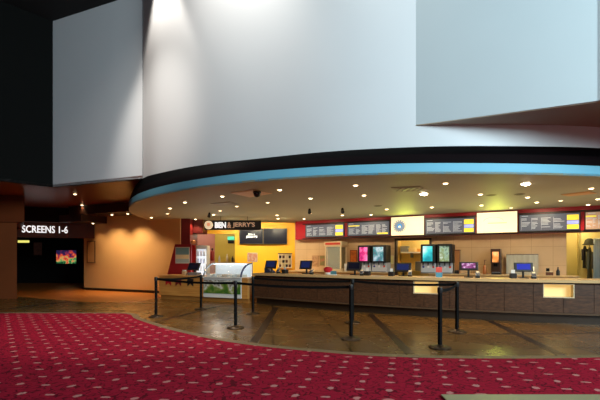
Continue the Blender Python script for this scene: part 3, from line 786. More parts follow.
# popcorn cabinet
s0, s1 = ws(328.5, -.05), ws(344.5, -.05); w = s1 - s0
t = thing('popcorn_cabinet', 'cream framed glass popcorn cabinet with a red header', 'popcorn machine', W((s0 + s1) / 2, .0, BCZ), WR)
bx('base', CREAMP, t, -w / 2, w / 2, -.28, .3, 0, .1, bevel=.008)
bm = new_bm()
for x in (-w / 2, w / 2 - .05):
    for y in (-.28, .25): add_box(bm, x, x + .05, y, y + .05, .1, .98)
add_box(bm, -w / 2, w / 2, -.28, .3, .98, 1.02); link('frame', bm, CREAMP, t)
hd = bx('header', CREAMP, t, -w / 2 - .03, w / 2 + .03, -.3, .3, 1.02, 1.2, bevel=.01); bx('header_stripe', mat('header_red', rgb(206, 70, 50), .5), hd, -w / 2 + .03, w / 2 - .03, -.306, -.3, 1.06, 1.15)
bx('interior', mat('popcorn_inner', rgb(140, 128, 96), .5, noise=.25, nscale=6), t, -w / 2 + .05, w / 2 - .05, -.1, .25, .12, .97)
bx('glass', mat('cabinet_glass', (.8, .9, .85), .05, alpha=.2), t, -w / 2 + .05, w / 2 - .05, -.27, -.262, .1, .98)
# wall prints left of it
for (a, b, c, d, stops, sd, lab) in [(312, 318.5, 255.5, 266.5, [rgb(150, 110, 80), rgb(190, 150, 110), rgb(120, 90, 70)], 1., 'brownish print on the beige wall, farther from the popcorn cabinet'), (319.5, 326.5, 255.2, 266, [rgb(150, 120, 90), rgb(120, 120, 70), rgb(190, 110, 90)], 7., 'greenish brown print on the beige wall next to the popcorn cabinet')]:
    u0, u1 = ws(a, -.33), ws(b, -.33); Y = W((u0 + u1) / 2, -.33)[1]
    t = thing('wall_print', lab, 'print', W(u0, -.345, gz(d, Y)), WR, 'prints left of the popcorn cabinet'); h = gz(c, Y) - gz(d, Y)
    bx('frame', mat('print_frame_tan', rgb(180, 140, 100), .5), t, 0, u1 - u0, -.02, 0, 0, h); bx('picture', poster_mat('picture_%d' % sd, stops, 6, 0, sd), t, .03, u1 - u0 - .03, -.026, -.02, .03, h - .03)
# white stacked cups beside popcorn
def cups(px, o, z, n, lab, m, r=.045, line='w'):
    s = ws(px, o); t = thing('cup_stack', lab, 'cups', W(s, o, z), 0)
    for k in range(n):
        bm = new_bm(); add_lathe(bm, [(r * .75, k * .045), (r, k * .045 + .12), (r * 1.06, k * .045 + .122), (r * 1.06, k * .045 + .13), (r * .9, k * .045 + .13)], 16); link('cup', bm, m, t, True)
    return t
cups(345.8, .12, BCZ, 5, 'stack of white cups just right of the popcorn cabinet', WHITEP, .07)
# orange poster
u0, u1 = ws(350, -.32), ws(357, -.32); Y = W(u0, -.32)[1]
t = thing('orange_poster', 'orange framed poster on the beige wall left of the magenta dispenser', 'poster', W(u0, -.345, gz(264, Y)), WR)
h = gz(250, Y) - gz(264, Y)
bx('frame', mat('orange_frame', rgb(150, 70, 24), .5), t, 0, u1 - u0, -.03, 0, 0, h); bx('print', poster_mat('orange_print', [rgb(190, 80, 20), rgb(220, 120, 40), rgb(150, 60, 30)], 6), t, .03, u1 - u0 - .03, -.036, -.03, .03, h - .03)
# drink dispensers
def dispenser(px0, px1, scr, lab, hgt=1.02):
    s0, s1 = ws(px0, .1), ws(px1, .1); w = s1 - s0
    t = thing('drinks_dispenser', lab, 'drinks dispenser', W((s0 + s1) / 2, 0., BCZ), WR, 'drinks dispensers on the back counter')
    bx('lower_unit', mat('dispenser_silver', rgb(186, 192, 204), .35), t, -w / 2, w / 2, -.22, .3, 0, .36, bevel=.01)
    bm = new_bm(); add_box(bm, -w / 2, w / 2, -.3, .3, .36, hgt, bevel=.03); link('head_cabinet', bm, BLACKP, t)
    sc_ = bx('screen', scr, t, -w / 2 + .085, w / 2 - .1, -.312, -.295, .42, hgt - .07)
    for k in range(3):
        x = -w / 2 + w * (k + .5) / 3
        bm = new_bm(); add_cyl(bm, (x, -.26, .36), (x, -.26, .27), .022, .015, 10); link('nozzle', bm, BLACKP, t)
        bm = new_bm(); add_lathe(bm, [(.03, -.228), (.04, -.22)], 14, (x, 0, .22), 'Y'); link('button', bm, [mat('btn_blue', rgb(50, 60, 150), .4), mat('btn_white', rgb(230, 230, 236), .4), MATS['header_red']][k], t)
    bx('drip_tray', GREYP, t, -w / 2 + .02, w / 2 - .02, -.34, -.22, 0, .04)
    return t
dispenser(359.5, 371.8, poster_mat('scr_magenta', [rgb(120, 14, 70), rgb(190, 36, 120), rgb(226, 130, 190), rgb(170, 30, 110)], 4, .75, 2.), 'drinks dispenser with a glowing magenta screen')
dispenser(373, 387.6, poster_mat('scr_cyan', [rgb(110, 40, 90), rgb(40, 120, 140), rgb(170, 190, 210), rgb(60, 160, 180)], 4, .7, 9., .3, -.2), 'drinks dispenser with a glowing cyan and pink screen beside the magenta one')
dispenser(421.8, 436.6, poster_mat('scr_aqua', [rgb(10, 130, 150), rgb(60, 190, 200), rgb(200, 240, 246)], 2.2, .9, 4., .5, -.4), 'drinks dispenser with a bright white and aqua screen')
dispenser(438.2, 453.2, poster_mat('scr_green', [rgb(60, 90, 70), rgb(150, 180, 170), rgb(120, 140, 80), rgb(190, 206, 210)], 5, .55, 6.), 'drinks dispenser with a pale green picture screen, right of the aqua one')
# notice
u0, u1 = ws(388.6, -.33), ws(393.8, -.33); Y = W(u0, -.33)[1]
t = thing('wall_notice', 'small cream notice on the wall left of the doorway', 'notice', W(u0, -.345, gz(264, Y)), WR); h = gz(255.5, Y) - gz(264, Y)
bx('board', CREAMP, t, 0, u1 - u0, -.015, 0, 0, h); bx('sheet', mat('sheet_cream', rgb(220, 206, 140), .6), t, .02, u1 - u0 - .02, -.02, -.015, .02, h - .02)
# kitchen shelf with boxes
t = thing('kitchen_shelf', 'white shelf on the yellow kitchen wall seen through the doorway', 'shelf')
bm = new_bm(); add_box(bm, d0 - .3, d1 + .6, 1.85, 2.29, 1.64, 1.69); wall_frame(link('board', bm, WHITEP, t))
bm = new_bm(); add_box(bm, d0 + .1, d0 + .14, 1.95, 2.29, 1.45, 1.64); add_box(bm, d1 + .2, d1 + .24, 1.95, 2.29, 1.45, 1.64); wall_frame(link('bracket', bm, GREYP, t))
for k, (f, ww, hh, m, lab) in enumerate([(401, .3, .24, GREYP, 'grey box at the left of the kitchen shelf'), (409, .26, .16, mat('box_cream', rgb(240, 214, 150), .5), 'cream box in the middle of the kitchen shelf'), (418, .3, .12, mat('box_tan', rgb(214, 150, 70), .5), 'tan tray at the right of the kitchen shelf')]):
    x = ws(f, -2.0)
    bm = new_bm(); add_box(bm, x, x + ww, 1.9, 2.2, 1.69, 1.69 + hh, bevel=.012); add_box(bm, x - .008, x + ww + .008, 1.89, 2.21, 1.69 + hh - .05, 1.69 + hh)
    o = wall_frame(link('storage_box', bm, m)); tag(o, lab, 'box', 'boxes on the kitchen shelf')
t = thing('kitchen_mixer', 'grey machine with a pale lamp head standing in the kitchen', 'kitchen machine', W(ws(421, -1.5), -1.5, 0), WR)
bx('bench', mat('kitchen_bench', rgb(170, 150, 80), .5), t, -.9, .7, -.3, .35, 0, .92); bx('body', GREYP, t, -.2, .15, -.15, .2, .92, 1.3, bevel=.03)
bm = new_bm(); add_lathe(bm, [(.06, 0), (.15, .04), (.16, .1), (.08, .18)], 18, (.2, -.05, 1.3)); link('head', bm, CREAMP, t, True)
# brown upright right of the dispensers
t = thing('straw_holder', 'tall brown wooden holder right of the green screen dispenser', 'holder', W(ws(457.5, .1), .1, BCZ), WR)
bx('back_board', mat('holder_brown', rgb(150, 98, 52), .5), t, -.08, .08, -.1, .1, 0, .78, bevel=.01); bx('tray', BLACKP, t, -.07, .07, -.17, -.1, 0, .12); bx('top_cap', mat('holder_dark', rgb(110, 60, 30), .5), t, -.085, .085, -.105, .105, .78, .82)
# coffee machine
s0, s1 = ws(491.2, .05), ws(500.8, .05); w = s1 - s0
t = thing('coffee_machine', 'tall brown coffee machine with a glowing orange panel', 'coffee machine', W((s0 + s1) / 2, .0, BCZ), WR)
bx('body', mat('coffee_brown', rgb(64, 36, 20), .4), t, -w / 2, w / 2, -.1, .3, .06, .84, bevel=.015); bx('base', BLACKP, t, -w / 2 + .02, w / 2, -.3, .3, 0, .06)
bx('head', MATS['coffee_brown'], t, -w / 2, w / 2, -.26, -.1, .36, .84, bevel=.015)
bx('lit_panel', poster_mat('coffee_panel', [rgb(150, 80, 30), rgb(220, 140, 70), rgb(245, 190, 130)], 5, .7, 1.), t, -w / 2 + .05, w / 2 - .05, -.272, -.26, .4, .74)
bx('spout', BLACK, t, -.06, .06, -.22, -.1, .26, .36); bx('drip_grille', GREYP, t, -w / 2 + .04, w / 2 - .02, -.29, -.1, .06, .075)
# copper bottles left of it
t = thing('syrup_pump', 'slender copper pump bottle left of the coffee machine', 'bottle', W(ws(484.6, .1), .1, BCZ), 0)
bm = new_bm(); add_lathe(bm, [(.05, 0), (.055, .02), (.055, .22), (.02, .3)], 16); link('bottle', bm, mat('copper', rgb(176, 106, 60), .35, metal=.4), t, True)
bm = new_bm(); add_cyl(bm, (0, 0, .3), (0, 0, .46), .012, n=10); add_box(bm, -.012, .012, -.1, .01, .45, .475); link('pump', bm, mat('pump_brown', rgb(120, 70, 40), .4), t)
# steel splash panel
s0, s1 = ws(506.3, -.2), ws(538.4, -.2); w = s1 - s0
t = thing('steel_splash_panel', 'shiny steel splash panel standing on the back counter behind the bright blue till', 'panel', W(s0, -.2, BCZ), WR)
bx('sheet', mat('steel_reflections', rgb(196, 192, 174), .25, metal=.3, noise=.35, nscale=3, stretch=(4, 1, .5)), t, 0, w, -.02, .02, 0, .64); bx('edge_trim', STEEL, t, 0, w, -.03, .03, .64, .66)  # pale vertical streaks in the colour imitate reflections in the steel
bx('pale_label', CREAMLIT, t, w * .8, w * .87, -.03, -.02, .12, .26)
# small items on the right part of back counter
t = thing('napkin_holder', 'small dark napkin holder on the back counter left of the dark bottle', 'napkin holder', W(ws(549.5, .1), .1, BCZ), WR)
bx('base', mat('holder_deep', rgb(90, 52, 34), .5), t, -.1, .1, -.05, .05, 0, .1); bx('napkins', CREAMP, t, -.08, .08, -.035, .035, .1, .14); bx('clip', BLACK, t, -.09, 0, -.055, .055, .12, .22)
o_ = new_bm(); add_lathe(o_, [(.045, 0), (.05, .01), (.05, .13), (.016, .2), (.016, .26)], 14); o = link('bottle', o_, BLACKP, None, True); o.location = W(ws(558, .1), .1, BCZ); tag(o, 'small dark bottle on the back counter left of the yellow alcove', 'bottle')

# cup cubby rack on the yellow wall
p0 = Vector(ywall(278.5, .25)); p1 = Vector(ywall(291.8, .25)); w = (p1 - p0).length
rk = thing('cup_rack', 'cream pigeonhole rack with dark cells on the yellow wall', 'rack', (p0.x, p0.y, gz(268, p0.y)), YR); h = gz(253.8, p0.y) - gz(268, p0.y)
bx('back_board', CREAMP, rk, 0, w, .2, .24, 0, h)
bm = new_bm()
for k in range(5): add_box(bm, k * (w - .03) / 4, k * (w - .03) / 4 + .03, 0, .2, 0, h)
for k in range(4): add_box(bm, 0, w, 0, .2, k * (h - .03) / 3, k * (h - .03) / 3 + .03)
link('grid', bm, CREAMP, rk)
bx('top', mat('rack_top', rgb(90, 62, 40), .5), rk, -.02, w + .02, -.02, .24, h, h + .03)
for r in range(3):
    for c in range(4):
        if (r + c) % 3 == 1: continue
        o_ = new_bm(); add_lathe(o_, [(.045, 0), (.06, .09), (.06, .12)], 12, (.085 + c * (w - .03) / 4, .1, .03 + r * (h - .03) / 3)); link('cup_in_cell', o_, [MATS['holder_deep'], WHITEP, BLACKP][(r * 4 + c) % 3], rk, True)
# price card on the freezer end
t = thing('price_card', 'cream and pink price card standing behind the freezer on the yellow wall', 'card', (gx(247.5, 15.7), 15.7, 1.28), 0)
w = .39
bx('holder', CHROME, t, 0, w, 0, .03, 0, .36, bevel=.006); bx('print', poster_mat('price_print', [rgb(240, 220, 190), rgb(230, 150, 120), rgb(250, 236, 210)], 8, 0, 2.), t, .02, w - .02, -.006, 0, .02, .34); bx('leg', STEEL, t, w / 2 - .015, w / 2 + .015, .0, .03, -1.28, 0)
# blue tray
t = thing('serving_tray', 'dark blue wedge-shaped tray on the left end of the dark counter by the freezer', 'tray', (*[(lambda p, n: (p.x + n.x * .5, p.y + n.y * .5, .965))(*cat(.02))][0],), math.atan2(-.65, 1))
bm = new_bm(); add_frontshape(bm, [(0, 0), (.25, 0), (.25, .04), (.08, .16), (0, .16)], 0, .24); link('tray', bm, DKBLUE, t); bx('rim', BLACKP, t, 0, .25, -.01, .25, -.0, .015)

# ---- tills on the front counter
def till(px, off, scr, lab, w=.42, h=.27, lift=.13, tilt=16, turn=0):
    s = cs_at(px, off); p, n = cat(s); q = p + n * off; rz = math.atan2(n.y, n.x) - PI / 2 + math.radians(turn)
    t = thing('till', lab, 'till', (q.x, q.y, .965), rz, 'tills along the front counter')
    bm = new_bm(); add_box(bm, -.1, .1, -.09, .09, 0, .02, bevel=.006); link('base', bm, BLACKP, t)
    bm = new_bm(); add_cyl(bm, (0, .02, .015), (0, .02, lift + h * .5), .025, n=12); link('stem', bm, BLACKP, t)
    M = Matrix.Translation((0, -.02, lift + h / 2)) @ Matrix.Rotation(math.radians(-tilt), 4, 'X')
    bm = new_bm(); add_box(bm, -w / 2, w / 2, -.02, .02, -h / 2, h / 2, bevel=.012); bmesh.ops.transform(bm, verts=bm.verts, matrix=M); c = link('casing', bm, BLACKP, t)
    bm = new_bm(); add_box(bm, -w / 2 + .06, w / 2 - .06, -.024, -.02, -h / 2 + .05, h / 2 - .035); bmesh.ops.transform(bm, verts=bm.verts, matrix=M); link('screen', bm, scr, c)
    return t
till(271.5, .5, SCRBLUE, 'till with a blue screen in front of the yellow wall', .44, .27)
till(306.2, .5, SCRBLUE, 'till with a blue screen left of the popcorn cabinet', .42, .27)
till(354.5, .45, SCRDARK, 'black till with a dark screen in front of the magenta dispenser', .44, .25, .12)
till(403, .45, SCRBLUE, 'till with a blue screen in front of the middle doorway', .42, .24, .11)
till(468.5, .45, SCRPURP, 'till with a purple picture screen left of the coffee machine', .43, .21, .17)
till(523.2, .45, SCRBRIGHT, 'till with a bright blue screen in front of the steel panel', .40, .22, .15)
# card readers: small keypad on stand
cr0 = None
for px, lab in [(278.5, 'small card reader beside the till at the yellow wall'), (311.5, 'small card reader beside the till left of the popcorn cabinet'), (361.8, 'small card reader right of the black dark-screened till'), (410, 'small card reader beside the till before the middle doorway'), (477.5, 'small card reader right of the purple-screened till'), (533.5, 'small card reader right of the bright blue till')]:
    s = cs_at(px, .3); p, n = cat(s); q = p + n * .3; rz = math.atan2(n.y, n.x) - PI / 2
    if cr0 is None:
        cr0 = thing('card_reader', lab, 'card reader', (q.x, q.y, .965), rz, 'card readers on the front counter')
        bx('stand', BLACKP, cr0, -.05, .05, -.05, .05, 0, .06, bevel=.008)
        M = Matrix.Translation((0, -.01, .1)) @ Matrix.Rotation(math.radians(-50), 4, 'X')
        bm = new_bm(); add_box(bm, -.045, .045, -.015, .015, -.08, .08, bevel=.008); bmesh.ops.transform(bm, verts=bm.verts, matrix=M); link('body', bm, GREYP, cr0)
        bm = new_bm(); add_box(bm, -.035, .035, -.018, -.015, .02, .07); bmesh.ops.transform(bm, verts=bm.verts, matrix=M); link('display', bm, CREAMP, cr0)
        bm = new_bm()
        for a in range(3):
            for b in range(3): add_box(bm, -.032 + a * .024, -.014 + a * .024, -.019, -.015, -.07 + b * .026, -.052 + b * .026)
        bmesh.ops.transform(bm, verts=bm.verts, matrix=M); link('keypad', bm, BLACKP, cr0)
    else: copy_thing(cr0, (q.x, q.y, .965), rz, lab)
def on_counter(px, off):
    s = cs_at(px, off); p, n = cat(s); q = p + n * off; return (q.x, q.y, .965), math.atan2(n.y, n.x) - PI / 2
def receipt(px, lab):
    l, r = on_counter(px, .35); t = thing('receipt_printer', lab, 'receipt printer', l, r, 'receipt printers on the front counter')
    bx('body', BLACKP, t, -.07, .07, -.09, .09, 0, .12, bevel=.015); bx('paper', WHITEP, t, -.04, .04, -.01, -.005, .12, .2)
for px, lab in [(285, 'dark receipt printer right of the till at the yellow wall'), (367.5, 'black receipt printer right of the card reader of the dark-screened till'), (391.5, 'black receipt printer left of the till before the doorway'), (513, 'black receipt printer left of the bright blue till')]: receipt(px, lab)
l, r = on_counter(328, .45); t = thing('red_box', 'red sweet tub on the counter in front of the popcorn cabinet', 'tub', l, r)
bm = new_bm(); add_lathe(bm, [(.09, .06), (.13, .12), (.13, .18), (.05, .22)], 18); link('tub', bm, mat('tub_red', rgb(190, 24, 40), .4), t, True); bm = new_bm(); add_lathe(bm, [(.1, 0), (.09, .06)], 18); link('stand', bm, WHITEP, t, True)
l, r = on_counter(333.5, .25); t = thing('table_card', 'small teal card holder on the counter in front of the popcorn cabinet', 'card holder', l, r)
bx('card', mat('card_teal', rgb(60, 120, 140), .4), t, -.09, .09, -.01, .01, .02, .11); bx('foot', WHITEP, t, -.09, .09, -.04, .04, 0, .02)
l, r = on_counter(439, .3); t = thing('leaflet_box', 'small red and blue box on the counter between the aqua and green dispensers', 'box', l, r)
bx('lower_half', mat('leaflet_blue', rgb(80, 150, 180), .4), t, -.075, .075, -.05, .05, 0, .12); bx('upper_half', mat('leaflet_red', rgb(214, 90, 84), .4), t, -.07, .07, -.04, .04, .12, .25)
# till on the side counter
p = iloc(isx(194, .3), .3, .84); t = thing('till', 'black till on the light wood side counter by the red stand', 'till', p, IR, 'tills along the front counter')
bx('base', GREYP, t, -.2, .2, -.1, .16, 0, .1, bevel=.01); bm = new_bm(); add_cyl(bm, (0, .03, .1), (0, .03, .28), .03, n=12); link('stem', bm, BLACKP, t)
M = Matrix.Translation((0, 0, .3)) @ Matrix.Rotation(math.radians(-28), 4, 'X')
bm = new_bm(); add_box(bm, -.24, .24, -.025, .025, -.14, .14, bevel=.012); bmesh.ops.transform(bm, verts=bm.verts, matrix=M); c = link('casing', bm, BLACKP, t)
bm = new_bm(); add_box(bm, -.2, .2, -.029, -.025, -.11, .11); bmesh.ops.transform(bm, verts=bm.verts, matrix=M); link('screen', bm, SCRDARK, c)
p = iloc(isx(184.5, .25), .25, .84); t = thing('napkin_holder', 'pale napkin holder on the side counter left of the black till', 'napkin holder', p, IR)
bx('body', mat('holder_pale', rgb(200, 170, 130), .5), t, -.07, .07, -.06, .06, 0, .14, bevel=.01); bx('napkins', WHITEP, t, -.05, .05, -.05, .05, .14, .18)

# ---- coats in the alcove
def coat(px0, px1, py0, py1, off, m, lab, name='coat'):
    s0, s1 = ws(px0, off), ws(px1, off); Y = W(s0, off)[1]; z0, z1 = gz(py1, Y), gz(py0, Y); w = s1 - s0; h = z1 - z0
    t = thing(name, lab, 'coat', W((s0 + s1) / 2, off, z0), WR)
    bm = new_bm(); rows = []
    for k in range(9):
        f = k / 8; ww = w / 2 * (1. - .1 * math.sin(f * 3) if f < .8 else 1. - (f - .8) * 2.6); dd = .1 * (1 - .4 * f)
        rows.append([bm.verts.new((ww * math.cos(a) * (1 + .06 * math.sin(5 * a + f * 2)), dd * math.sin(a) * (1 + .25 * math.sin(7 * a)), h * f)) for a in [2 * PI * j / 24 for j in range(24)]])
    for a, b in zip(rows, rows[1:]):
        for j in range(24): bm.faces.new((a[j], a[(j + 1) % 24], b[(j + 1) % 24], b[j]))
    bm.faces.new(rows[-1]); bm.faces.new(rows[0][::-1]); link('body', bm, m, t, True)
    for sg in (-1, 1):
        bm = new_bm(); add_cyl(bm, (sg * w * .42, -.08, h * .86), (sg * w * .5, -.1, h * .35), .055, .04, 12); link('sleeve', bm, m, t, True)
    bm = new_bm(); add_cyl(bm, (0, 0, h * .98), (0, .02, h * 1.06), .01, n=8); add_cyl(bm, (0, .02, h * 1.06), (0, .14, h * 1.06), .01, n=8); link('hook', bm, STEEL, t)
    return t
coat(582.6, 587, 246, 268, -1.36, mat('coat_black', rgb(32, 28, 30), .8), 'black coat hanging at the left of the alcove hooks')
coat(587, 592, 247.5, 280, -1.12, mat('coat_grey_green', rgb(86, 82, 58), .8), 'long grey-green coat hanging in the yellow alcove')
t = thing('hat', 'dark green rounded hat hanging over the coats in the alcove', 'hat', W(ws(589.5, -1.05), -1.05, gz(244.6, W(ws(589.5, -1.05), -1.05)[1])), WR)
bm = new_bm(); add_lathe(bm, [(.16, 0), (.15, .05), (.12, .15), (.05, .2)], 18); link('crown', bm, mat('hat_green', rgb(54, 54, 30), .85), t, True); bm = new_bm(); add_lathe(bm, [(.18, -.015), (.2, 0), (.17, .02)], 20); link('brim', bm, MATS['hat_green'], t, True)
bm = new_bm(); s0, s1 = ws(593.4, -.9), ws(606, -.9); n = 40
rows = []
for z in (.1, 1.0, 2.05):
    rows.append([bm.verts.new((s0 + (s1 - s0) * k / n, .9 + .04 * math.sin(k * 1.1) * (1.2 - z * .2), z)) for k in range(n + 1)])
for a, b in zip(rows, rows[1:]):
    for k in range(n): bm.faces.new((a[k], a[k + 1], b[k + 1], b[k]))
o = wall_frame(link('curtain', bm, mat('curtain_blue_grey', rgb(188, 204, 208), .7), None, True)); tag(o, 'pale blue-grey curtain at the right end of the alcove', 'curtain')
md = o.modifiers.new('solid', 'SOLIDIFY'); md.thickness = .006

# ---- ceiling fittings
dl0 = {}
ORD = ['first', 'second', 'third', 'fourth', 'fifth', 'sixth', 'seventh', 'eighth', 'ninth', 'tenth', 'eleventh', 'twelfth', 'thirteenth', 'fourteenth', 'fifteenth', 'sixteenth', 'seventeenth', 'eighteenth', 'nineteenth', 'twentieth']
def downlight(px, py, h, lab, grade='mid', energy=30., grp='downlights in the canopy ceiling', ang=105):
    Y = (h - EYE) * F / (HZ - py); x = gx(px, Y)
    if grade not in dl0:
        t = thing('downlight', lab, 'downlight', (x, Y, h), 0, grp); dl0[grade] = t
        k_ = 1.5 if grade == 'hot' else .9
        bm = new_bm(); add_lathe(bm, [(.075 * k_, -.002), (.08 * k_, -.008), (.062 * k_, -.012), (.055 * k_, -.004)], 24); link('trim_ring', bm, TRIMP, t, True)
        bm = new_bm(); add_lathe(bm, [(.055 * k_, -.004), (.05 * k_, -.018 * k_), (.02, -.03 * k_)], 20); link('lamp', bm, {'mid': LAMP, 'hot': LAMPHOT, 'dim': LAMPDIM}[grade], t, True)
    else:
        t = copy_thing(dl0[grade], (x, Y, h), 0, lab); t['group'] = grp
    if energy: spot('downlight_beam', (x, Y, h - .05), (x, Y, 0), energy, ang, (1., .70, .38), .7, .05)
    return (x, Y)
DL = [(170, 208, 'mid'), (185, 202, 'mid'), (151.4, 217.3, 'mid'), (167.4, 213.4, 'dim'), (185.5, 219.3, 'dim'), (195.4, 219, 'mid'),
      (222.3, 196, 'mid'), (279.7, 189.6, 'mid'), (310.5, 198, 'mid'), (267.6, 202.3, 'dim'), (236.8, 206, 'dim'), (220, 210.5, 'dim'), (213.5, 214.5, 'mid'), (277, 215, 'mid'), (278, 218.4, 'mid'),
      (310, 213, 'mid'), (304, 218.6, 'mid'), (355.6, 185, 'mid'), (364, 195, 'mid'), (445.5, 183, 'mid'), (423.8, 193.5, 'hot'), (431.8, 207, 'mid'), (386.8, 209, 'mid'), (342.4, 215, 'mid'), (371, 214.5, 'mid'),
      (525.7, 183.4, 'hot'), (480.4, 194, 'mid'), (527.6, 197, 'mid'), (536.7, 202, 'mid'), (481.3, 205, 'mid'), (511, 207.5, 'dim'), (560.6, 200.3, 'dim'), (591.3, 188, 'mid'), (597.8, 198.8, 'mid'), (588, 204.4, 'mid')]
rows = {'front': [], 'middle': [], 'back': []}
for d in DL: rows['front' if d[1] < 197.5 else 'middle' if d[1] < 208.5 else 'back'].append(d)
for rn, ds in rows.items():
    ds.sort()
    for k, (px, py, g_) in enumerate(ds):
        lab = 'recessed round downlight, %s from the left in the %s row of the canopy' % (ORD[k], rn)
        if g_ == 'hot': lab = 'brightest downlight in the canopy, over the %s' % ('plain cream sign' if px > 500 else 'round logo sign')
        downlight(px, py, HC, lab, g_, {'mid': 48., 'hot': 130., 'dim': 20.}[g_])
for px, py, h, lab, e in [(112, 214.6, 3.235, 'downlight over the tan wall, left one of two by the canopy tip', 34.), (127.6, 213.6, 3.235, 'downlight over the tan wall, right one by the canopy tip', 44.), (75, 194, HW, 'downlight in the brown foyer ceiling, nearest the white wall', 26.), (82, 205, HW, 'downlight in the brown foyer ceiling, just above the corridor sign', 26.), (7, 223, 2.7, 'dim downlight under the far left brown bulkhead', 10.)]:
    downlight(px, py, h, lab, 'mid' if e > 20 else 'dim', e, 'downlights in the foyer ceiling')
downlight(93, 223.2, 2.935, 'downlight under the dropped edge right of the corridor sign', 'mid', 20., 'downlights in the foyer ceiling')
def ceil_pt(px, py): Y = (HC - EYE) * F / (HZ - py); return Vector((gx(px, Y), Y))
def ceiling_quad(name, cs, m, lab, cat_, z=.012, frame=True):
    cs = [ceil_pt(*c) for c in cs]; c0 = sum(cs, Vector((0, 0))) / 4
    t = thing(name, lab, cat_, (c0.x, c0.y, HC))
    bm = new_bm(); add_prism(bm, [p - c0 for p in cs], -z, -.001); fr = link('frame', bm, m, t)
    bm = new_bm(); add_prism(bm, [(p - c0) * .82 for p in cs], -z - .006, -z); link('panel', bm, m, t)
    return t, fr
ceiling_quad('access_panel', [(230.5, 192.6), (252, 189.6), (272, 193.2), (250, 197)], mat('hatch_peach', rgb(232, 190, 146), .5), 'pale peach square panel in the canopy by the black dome', 'ceiling panel')
t, _ = ceiling_quad('air_vent', [(391, 187.2), (420, 186), (428, 190.2), (399, 191.8)], mat('vent_beige', rgb(150, 136, 104), .5), 'square air conditioning panel in the canopy left of the bright downlight', 'air vent')
bm = new_bm()
for k in range(5): add_box(bm, -.26 + k * .12, -.225 + k * .12, -.2, .2, -.024, -.018)
link('louvre', bm, mat('vent_dark', rgb(112, 100, 78), .5), t)
ceiling_quad('air_vent', [(210.5, 203.4), (230, 201.4), (239, 204), (219, 205.8)], MATS['vent_beige'], 'small beige grille in the canopy below the peach panel', 'air vent')
ceiling_quad('access_panel', [(561, 194.4), (590, 191), (597, 193.2), (568, 196)], mat('hatch_orange', rgb(206, 150, 92), .5), 'orange-tinted rectangular panel in the canopy at the right', 'ceiling panel')
p = ceil_pt(257, 190.8); t = thing('dome_camera', 'black dome camera under the peach ceiling panel', 'camera', (p.x, p.y, HC - .018))
bm = new_bm(); add_lathe(bm, [(.09, -.002), (.1, -.03), (.085, -.04)], 24); link('collar', bm, BLACKP, t, True); bm = new_bm(); add_lathe(bm, [(.08, -.04), (.078, -.08), (.05, -.12), (.015, -.135)], 24); link('dome', bm, mat('dome_black', rgb(8, 8, 8), .15), t, True)
for px, py, lab in [(309.5, 208.6, 'small black spotlight fitting in the canopy above the left menu'), (342.5, 208, 'small dark ceiling spotlight on a bar over the second menu'), (209.3, 212.6, 'small black ceiling spotlight above the round sign emblem')]:
    p = ceil_pt(px, py); t = thing('ceiling_spotlight', lab, 'spotlight', (p.x, p.y, HC), 0, 'black spotlights in the canopy')
    bm = new_bm(); add_cyl(bm, (0, 0, -.002), (0, 0, -.06), .03, n=12); link('mount', bm, BLACK, t); bm = new_bm(); add_cyl(bm, (0, .03, -.05), (0, -.06, -.14), .045, .055, 16); link('head', bm, BLACKP, t)
for px, py, lab in [(491.5, 195.2, 'round grey speaker grille in the canopy left of the brightest light'), (519.5, 194.2, 'round grey speaker grille in the canopy right under the brightest light'), (378, 205.8, 'small round sensor in the canopy above the second menu')]:
    p = ceil_pt(px, py); t = thing('ceiling_speaker', lab, 'speaker', (p.x, p.y, HC), 0, 'round grilles in the canopy')
    bm = new_bm(); add_lathe(bm, [(.12, -.001), (.125, -.01), (.1, -.014)], 24); link('rim', bm, mat('speaker_rim', rgb(130, 118, 80), .5), t, True); bm = new_bm(); add_lathe(bm, [(.098, -.012), (.06, -.018), (.01, -.02)], 24); link('grille', bm, mat('speaker_grille', rgb(104, 94, 64), .7), t, True)

# ================================================================== LIGHT
# warm wash on the tan wall, from its soffit
for f, e in ((.12, 130), (.38, 170), (.64, 190), (.9, 190)):
    p = T0.lerp(T1, f) + tn * 1.0; q = T0.lerp(T1, f)
    spot('wall_washer', (p.x, p.y, 3.2), (q.x, q.y, .2), e, 100, (1., .74, .44), .9, .06)
# light inside rooms
k = W((d0 + d1) / 2 + .2, -1.4, 2.4); point('kitchen_lamp', k, 40, (1., .86, .56), .15)
k = W((e0 + ec) / 2 + .1, -1.0, 2.5); point('alcove_lamp', k, 26, (1., .86, .56), .15)
point('back_room_lamp', (-3.9, 18.8, 2.7), 34, (1., .86, .68), .15)
# wash on yellow wall and beige wall from canopy
for x, y, e in ((-2.7, 15.3, 170), (-1.6, 15.3, 170), (-.6, 15.3, 150)):
    spot('yellow_washer', (x, y, 2.92), (x, y + 2., 1.5), e, 110, (1., .84, .56), .8, .06)
for s, e in ((1.6, 75), (3.4, 75), (5.6, 75), (7.6, 75), (9.4, 75)):
    p = W(s, 1.6); q = W(s, -.35); spot('counter_washer', (p[0], p[1], 2.95), (q[0], q[1], 1.3), e * .85, 105, (1., .80, .52), .8, .06)
# daylight from high windows behind and to the right of the viewer
area('window_daylight', (10.5, -3.5, 6.8), (0.5, 9, 6.2), 2100, 7, 4.0, (.70, .92, 1.), 140)
area('low_front_fill', (1.0, -7.4, 2.0), (0, 8, 2.2), 80, 10, 2.5, (1., .93, .82), 150)  # added low fill that brightens the canopy front and counter fronts
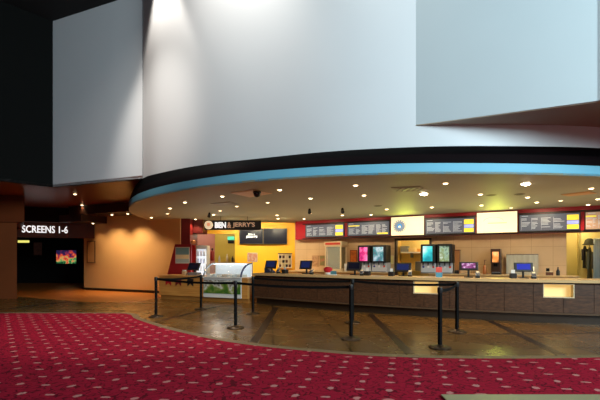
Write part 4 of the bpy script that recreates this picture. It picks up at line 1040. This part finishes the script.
# added fill lights, hidden behind the service counter, that lift the canopy
for s_, e in ((1.5, 30), (4.5, 34), (7.5, 34), (10, 30)):
    p = W(s_, 2.2); area('canopy_fill', (p[0], p[1], .55), (p[0], p[1] - .6, 3.), e * .65, 2.2, .5, (1., .88, .66))
area('canopy_fill_left', (-3.0, 15.2, .7), (-3.0, 14.6, 3), 18, 2.2, .6, (1., .88, .66))  # another added uplight for the canopy, out of sight behind the freezer
# added spots without a fixture, for the glow above the cream light boxes
for px in (407, 497):
    s_ = ws(px); p = W(s_, .16); q = W(s_, 1.3)
    spot('sign_glow_fill', (p[0], p[1], 2.45), (q[0], q[1], 3.0), 58, 120, (.85, 1., .12), 1., .15)
# wall spotlight by the curved white wall
spot('white_wall_spot', (-3.75, 9.85, 9.5), (-3.6, 9.85, 3.6), 1300, 54, (1., .94, .84), .45, .12)
spot('white_wall_spot', (-1.6, 7.3, 9.9), (-2.2, 9.5, 4.8), 1050, 90, (1., .95, .86), 1., .2)  # added wide wash that brightens the wall right of the scallop
spot('white_wall_spot', (.8, 6.4, 9.9), (.6, 8.3, 5.2), 260, 100, (1., .95, .84), 1., .2)
spot('white_wall_spot', (-5.4, 6.2, 8.4), (-3.7, 10.2, 5.0), 1050, 40, (1., .95, .86), 1., .2)  # added spot from the left that lifts the dark wall beside the seam
world = bpy.data.worlds.new('World'); sc.world = world; world.use_nodes = True
world.node_tree.nodes['Background'].inputs[0].default_value = (.5, .5, .55, 1); world.node_tree.nodes['Background'].inputs[1].default_value = .03

# ================================================================== CAMERA
cam = bpy.data.cameras.new('camera'); co = bpy.data.objects.new('camera', cam); COL.objects.link(co)
co.location = (0, 0, EYE); co.rotation_euler = (PI / 2, 0, 0); cam.sensor_width = 36; cam.lens = 24; cam.shift_y = (HZ - 200) / 600
cam.clip_end = 200
sc.camera = co
sc.view_settings.view_transform = 'Standard'; sc.view_settings.look = 'None'; sc.view_settings.gamma = 1; sc.view_settings.exposure = 0
sc.view_settings.use_curve_mapping = False
sc.cycles.use_denoising = True
sc.cycles.max_bounces = 8; sc.cycles.caustics_reflective = False; sc.cycles.caustics_refractive = False; sc.cycles.sample_clamp_indirect = 4
